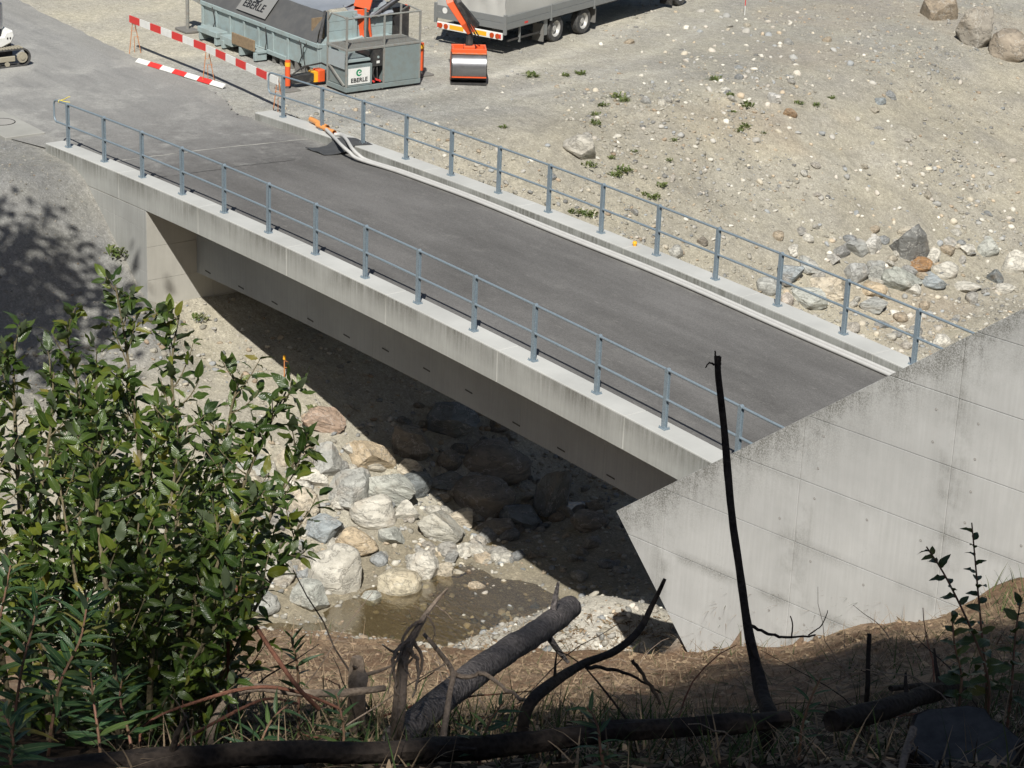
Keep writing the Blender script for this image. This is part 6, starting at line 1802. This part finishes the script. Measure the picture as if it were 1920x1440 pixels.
limb('reddish_stalk', 'reddish stalk crossing below the flat one', 'branch',
     [(330, 1400, 7.4), (420, 1345, 7.5), (500, 1310, 7.6), (560, 1320, 7.6)], [.004, .005, .005, .004], M_TWIGR, 7, .08)
limb('root_tangle', 'upright tangle of dried roots and leaves left of the cut log', 'dead plant',
     [(745, 1330, 7.9), (755, 1240, 8.0), (780, 1180, 8.1), (815, 1130, 8.2), (840, 1102, 8.2)], [.022, .020, .014, .009, .004], M_TWIG, 8, .2, 6,
     parts=[([(775, 1185, 8.1), (755, 1215, 8.0), (735, 1260, 7.9), (728, 1300, 7.9)], (.006, .002)), ([(790, 1165, 8.1), (765, 1180, 8.05), (752, 1225, 8.0), (770, 1275, 7.9)], (.007, .002)),
            ([(770, 1195, 8.1), (790, 1230, 8.05), (785, 1280, 8.0)], (.008, .003)), ([(800, 1150, 8.1), (815, 1180, 8.1), (810, 1205, 8.1)], (.004, .0015)), ([(815, 1135, 8.2), (838, 1150, 8.2), (850, 1165, 8.2)], (.003, .001)),
            ([(765, 1200, 8.0), (740, 1230, 7.95), (742, 1290, 7.9), (760, 1330, 7.9)], (.009, .003)), ([(765, 1215, 8.0), (785, 1250, 8.0), (775, 1310, 7.9)], (.009, .003))])
# stub of a small cut branch on the soil
limb('frayed_stub', 'small frayed grey stub of a cut branch on the brown soil', 'stump', [(668, 1300, 8.6), (670, 1262, 8.7), (672, 1232, 8.7)], [.034, .036, .018], M_TWIG, 12, .2, 4)
limb('small_post', 'short upright dark stick in the shaded soil before the wall', 'stick', [(1627, 1300, 8.2), (1628, 1240, 8.2), (1630, 1188, 8.2)], [.009, .008, .007], M_DARKBARK, 7, .08)
limb('stick', 'dark straight stick slanting in the shade right of the small upright one', 'stick', [(1670, 1290, 8.6), (1720, 1286, 8.8), (1770, 1282, 9.0)], [.010, .010, .009], M_DARKBARK, 7, .06)
limb('stick', 'pale lichen-spotted stick in the dark bottom right', 'stick', [(1690, 1450, 6.6), (1700, 1410, 6.7), (1712, 1370, 6.8)], [.010, .012, .011], M_TWIG, 8, .1)
# sawn stump, bottom right
b = at(1810, 1395, 7.0)
stp = empty('tree_stump', 'wide sawn tree stump with grey top in the dark bottom right corner', 'stump', tuple(b))
sr = random.Random(4); pr = [(.17 * (1 + sr.uniform(-.12, .12)) * math.cos(t), .17 * (1 + sr.uniform(-.12, .12)) * math.sin(t)) for t in np.linspace(0, 2 * math.pi, 26)[:-1]]
MB().prism(pr, -.45, 0, 'z').build('trunk', M_DARKBARK, stp)
tt = NT('sawn grey wood'); v = tt.coord(); wv = tt.n('ShaderNodeTexWave', wave_type='RINGS', rings_direction='Z'); wv.inputs['Scale'].default_value = 18; wv.inputs['Distortion'].default_value = 1.5; tt.l(v, wv.inputs[0])
tt.base(tt.mix(tt.ramp(tt.noise(v, 14, 6, .7), [(.35, 0.0), (.7, 1.0)]), (.035, .032, .03), (.085, .08, .074))); tt.set(.9)
MB().prism([(x * .93, y * .93) for x, y in pr], .001, .008, 'z').build('sawn_face', tt.m, stp)
stp.rotation_euler = (.16, .12, .3)

# loose twigs in the litter: the longer ones singly, the finest joined
TR = random.Random(33)
fine_tw = MB()
def twig_at(b, L, a, e, r_, curl, mat, label, group):
    dv = np.array([math.cos(a), math.sin(a), e]); pts = [b + np.array([0, 0, .01])]
    for k in range(6):
        dv = dv + np.array([TR.uniform(-curl, curl), TR.uniform(-curl, curl), TR.uniform(-curl, curl) - .06]); pts.append(pts[-1] + dv / np.linalg.norm(dv) * L / 6)
    for q in pts: q[2] = max(q[2], ground_z(q[0], q[1]) + .006)
    rad = [r_ * (1 - .1 * k) for k in range(7)]
    if label is None: fine_tw.tube(pts, rad, 4); return
    o = MB().tube(pts, rad, 6, True, .1, TR).build('twig', mat, None, smooth=True); tag(o, label, 'twig', group)
for b in hits([TR.uniform(380, 1920) for i in range(160)], [TR.uniform(1300, 1440) for i in range(160)], 5.0, 16.0):
    twig_at(b, TR.uniform(.08, .3), TR.uniform(0, 6.28), TR.uniform(-.1, .4), TR.uniform(.0015, .0035), .3, None, None, None)
for b in hits([TR.uniform(400, 1900) for i in range(90)], [TR.uniform(1190, 1300) for i in range(90)], 18.0, 46.0):
    twig_at(b, TR.uniform(.3, .9), TR.uniform(0, 6.28), TR.uniform(-.1, .3), TR.uniform(.004, .009), .3, None, None, None)
tag(fine_tw.build('fine_twigs', M_TWIG, None, kind='stuff'), 'fine dead twigs strewn through the litter of the hillside', 'twigs')
NT_ = ((M_TWIG, 'grey-brown'), (M_TWIGR, 'reddish'), (M_DARKBARK, 'dark'))
for (x0, x1, n, where) in ((430, 700, 16, 'below the willow'), (700, 1000, 18, 'around the cut log'), (1000, 1400, 14, 'under the curved branch'), (1400, 1900, 18, 'between sapling and nettles')):
    for i, b in enumerate(hits([TR.uniform(x0, x1) for i in range(n)], [TR.uniform(1290, 1420) for i in range(n)], 5.0, 16.0)):
        m, c = NT_[i % 3]; st_ = i % 2 == 0
        twig_at(b, TR.uniform(.3, .75), TR.uniform(0, 6.28), TR.uniform(.35, 1.0) if st_ else TR.uniform(0, .25), TR.uniform(.0028, .0055), .22, m,
                '%s dead twig %s in the foreground litter %s' % (c, 'sticking up' if st_ else 'lying', where), 'dead twigs in the foreground')

# dry litter, roots and grass blades (uncountable)
def blades():
    r = np.random.RandomState(9); Vs = []; Fs = []; Cs = []; off = 0
    def blade(p, d, L, w, bend, c):
        nonlocal off
        d = d / np.linalg.norm(d); s = np.cross(d, [0, 0, 1.0]); s = s / (np.linalg.norm(s) + 1e-6); q = p.copy(); V = []
        for k in range(4):
            ww = w * (1 - k / 3.3); V += [q - s * ww, q + s * ww]; dd = d + np.array([0, 0, -bend * k]); q = q + dd / np.linalg.norm(dd) * L / 3
        Vs.append(np.array(V)); Fs.append(np.array([[0, 1, 3, 2], [2, 3, 5, 4], [4, 5, 7, 6]]) + off); off += 8; Cs.append(np.tile(c, (8, 1)))
    def zone(n, x0, x1, y0, y1, green, Ls, ws, stand, dmin=5.0):
        PX = r.uniform(x0, x1, n); PY = r.uniform(y0, y1, n); BB = hits(PX, PY, dmin, 46.0)
        for b in BB:
            a = r.uniform(0, 6.28)
            d = np.array([math.cos(a), math.sin(a), r.uniform(0, stand)])
            c = (np.array([.035, .062, .018]) if r.uniform() < .6 else np.array([.07, .085, .03])) if r.uniform() < green else np.array([.26, .19, .12]) * r.uniform(.4, 1.3)
            blade(b, d, r.uniform(*Ls), r.uniform(*ws), r.uniform(.05, .35), c)
    zone(2000, 200, 1920, 1335, 1445, .4, (.05, .22), (.0015, .005), 2.0)
    zone(800, 300, 1500, 1320, 1440, .7, (.08, .26), (.002, .006), 3.0)
    zone(500, 1600, 1920, 1190, 1420, .6, (.07, .25), (.0015, .004), 3.0)
    zone(2600, 400, 1330, 1165, 1330, .04, (.08, .45), (.003, .008), .5, 18)
    zone(1600, 1250, 1920, 1110, 1290, .2, (.08, .45), (.003, .008), .9, 12)
    zone(900, 400, 1150, 1296, 1350, .22, (.10, .36), (.0010, .0026), 1.6)
    zone(500, 600, 1100, 1290, 1345, .05, (.10, .30), (.0008, .002), .8)
    # fallen leaves and bark flakes
    zone(1500, 200, 1920, 1320, 1445, .0, (.03, .075), (.008, .020), .25)
    zone(900, 400, 1150, 1290, 1350, .0, (.03, .075), (.008, .018), .3)
    zone(2600, 400, 1900, 1150, 1310, .0, (.06, .17), (.018, .045), .25, 18)
    zone(1500, 420, 1900, 1165, 1300, .12, (.15, .45), (.003, .007), 1.6, 18)
    zone(60, 1850, 1920, 1090, 1180, .9, (.2, .5), (.006, .012), 2.5, 12)
    me = fast_mesh('dry_litter_and_grass', np.concatenate(Vs), np.concatenate(Fs), np.concatenate(Cs))
    o = mkobj('dry_litter_and_grass', me, mat_vcol('litter and grass blades', .8, 40, .1, .25)); tag(o, 'dry grass, roots and green blades covering the brown hillside', 'litter', kind='stuff')
blades()

# --- trees beside and behind the viewpoint, whose shade falls on the foreground and the left bank
TK = [leaf_arrays(.6, .2, .1, 51, 3), leaf_arrays(.55, .1, .3, 52, 3)]
M_TREE = mat_leaf2('tree leaf', (0.04, 0.08, 0.02), (0.08, 0.12, 0.03), (0.1, 0.14, 0.06))
def tree(label, base, height, crown_r, crown_lo, nleaf, seed, lsize=.16):
    r = random.Random(seed); root = empty('broadleaf_tree', label, 'tree', (0, 0, 0))
    b = Vector(base); top = b + Vector((r.uniform(-.3, .3), r.uniform(-.3, .3), height))
    MB().tube([b - Vector((0, 0, .4)), b.lerp(top, .35) + Vector((.1, .05, 0)), b.lerp(top, .7), top], [height * .018, height * .013, height * .007, .01], 10, True, .05, r).build('trunk', M_DARKBARK, root, smooth=True)
    global LV
    LV = Leaves(TK); cz = (crown_lo + height) / 2; hh = (height - crown_lo) / 2
    clumps = []
    for i in range(46):
        while True:
            q = Vector((r.uniform(-1, 1), r.uniform(-1, 1), r.uniform(-1, 1)))
            if q.length < 1: break
        c = b + Vector((q.x * crown_r, q.y * crown_r, cz + q.z * hh)); clumps.append(c)
        s = b.lerp(top, max(.2, min(.95, (c.z - b.z) / height - .12)))
        MB().tube([s, s.lerp(c, .6) + Vector((0, 0, .1)), c], [height * .004, .012, .005], 5).build('limb', M_DARKBARK, root, smooth=True)
    for i in range(nleaf):
        c = r.choice(clumps); k = crown_r * .30
        p = c + Vector((r.gauss(0, k), r.gauss(0, k), r.gauss(0, k * .7)))
        LV.add(p, (r.uniform(-1, 1), r.uniform(-1, 1), r.uniform(-.6, .4)), (r.uniform(-.6, .6), r.uniform(-.6, .6), 1), lsize * r.uniform(.7, 1.3), r.randrange(2))
    LV.emit(root, M_TREE, 0, stuffname='crown')
FWH = np.array([ROT[2][0], ROT[2][1]]); FWH /= np.linalg.norm(FWH); RGH = np.array([FWH[1], -FWH[0]])
def cam_rel(f, s): q = CAM[:2] + FWH * f + RGH * s; return q[0], q[1], ground_z(q[0], q[1])
for (f, sd, top, rad, lab, sdn) in (
    (-5.0, -3.4, 9.0, 1.9, 'broadleaf tree behind the viewpoint on its left, shading the bottom left corner', 61),
    (-5.0, 0.95, 13.2, 1.6, 'tall slender broadleaf tree straight behind the viewpoint, shading the snapped sapling', 62),
    (-5.2, 3.4, 13.6, 2.0, 'broadleaf tree to the right behind the viewpoint, shading the nettles', 63),
    (-8.5, -2.4, 13.0, 2.6, 'broadleaf tree in the second row behind the viewpoint, left of the slender one', 65),
    (-8.5, 1.3, 27.5, 2.1, 'tallest broadleaf tree behind the viewpoint, shading the soil before the wall', 67),
    (-8.5, 4.2, 23.5, 2.2, 'broadleaf tree in the second row behind the viewpoint, farthest right', 66)):
    x, y, z = cam_rel(f, sd); tree(lab, (x, y, z), CAM[2] + top - z, rad, 3.0 if top < 20 else 12.0, 4500 if top < 20 else 7000, sdn, .21 if top < 20 else .26)
x, y = 13.6, -12.2; z = ground_z(x, y); tree('tall broadleaf tree left of the photo, shading the bank beside the left abutment', (x, y, z), 15.0 - z, 2.3, 10.8 - z, 2600, 64, .30)
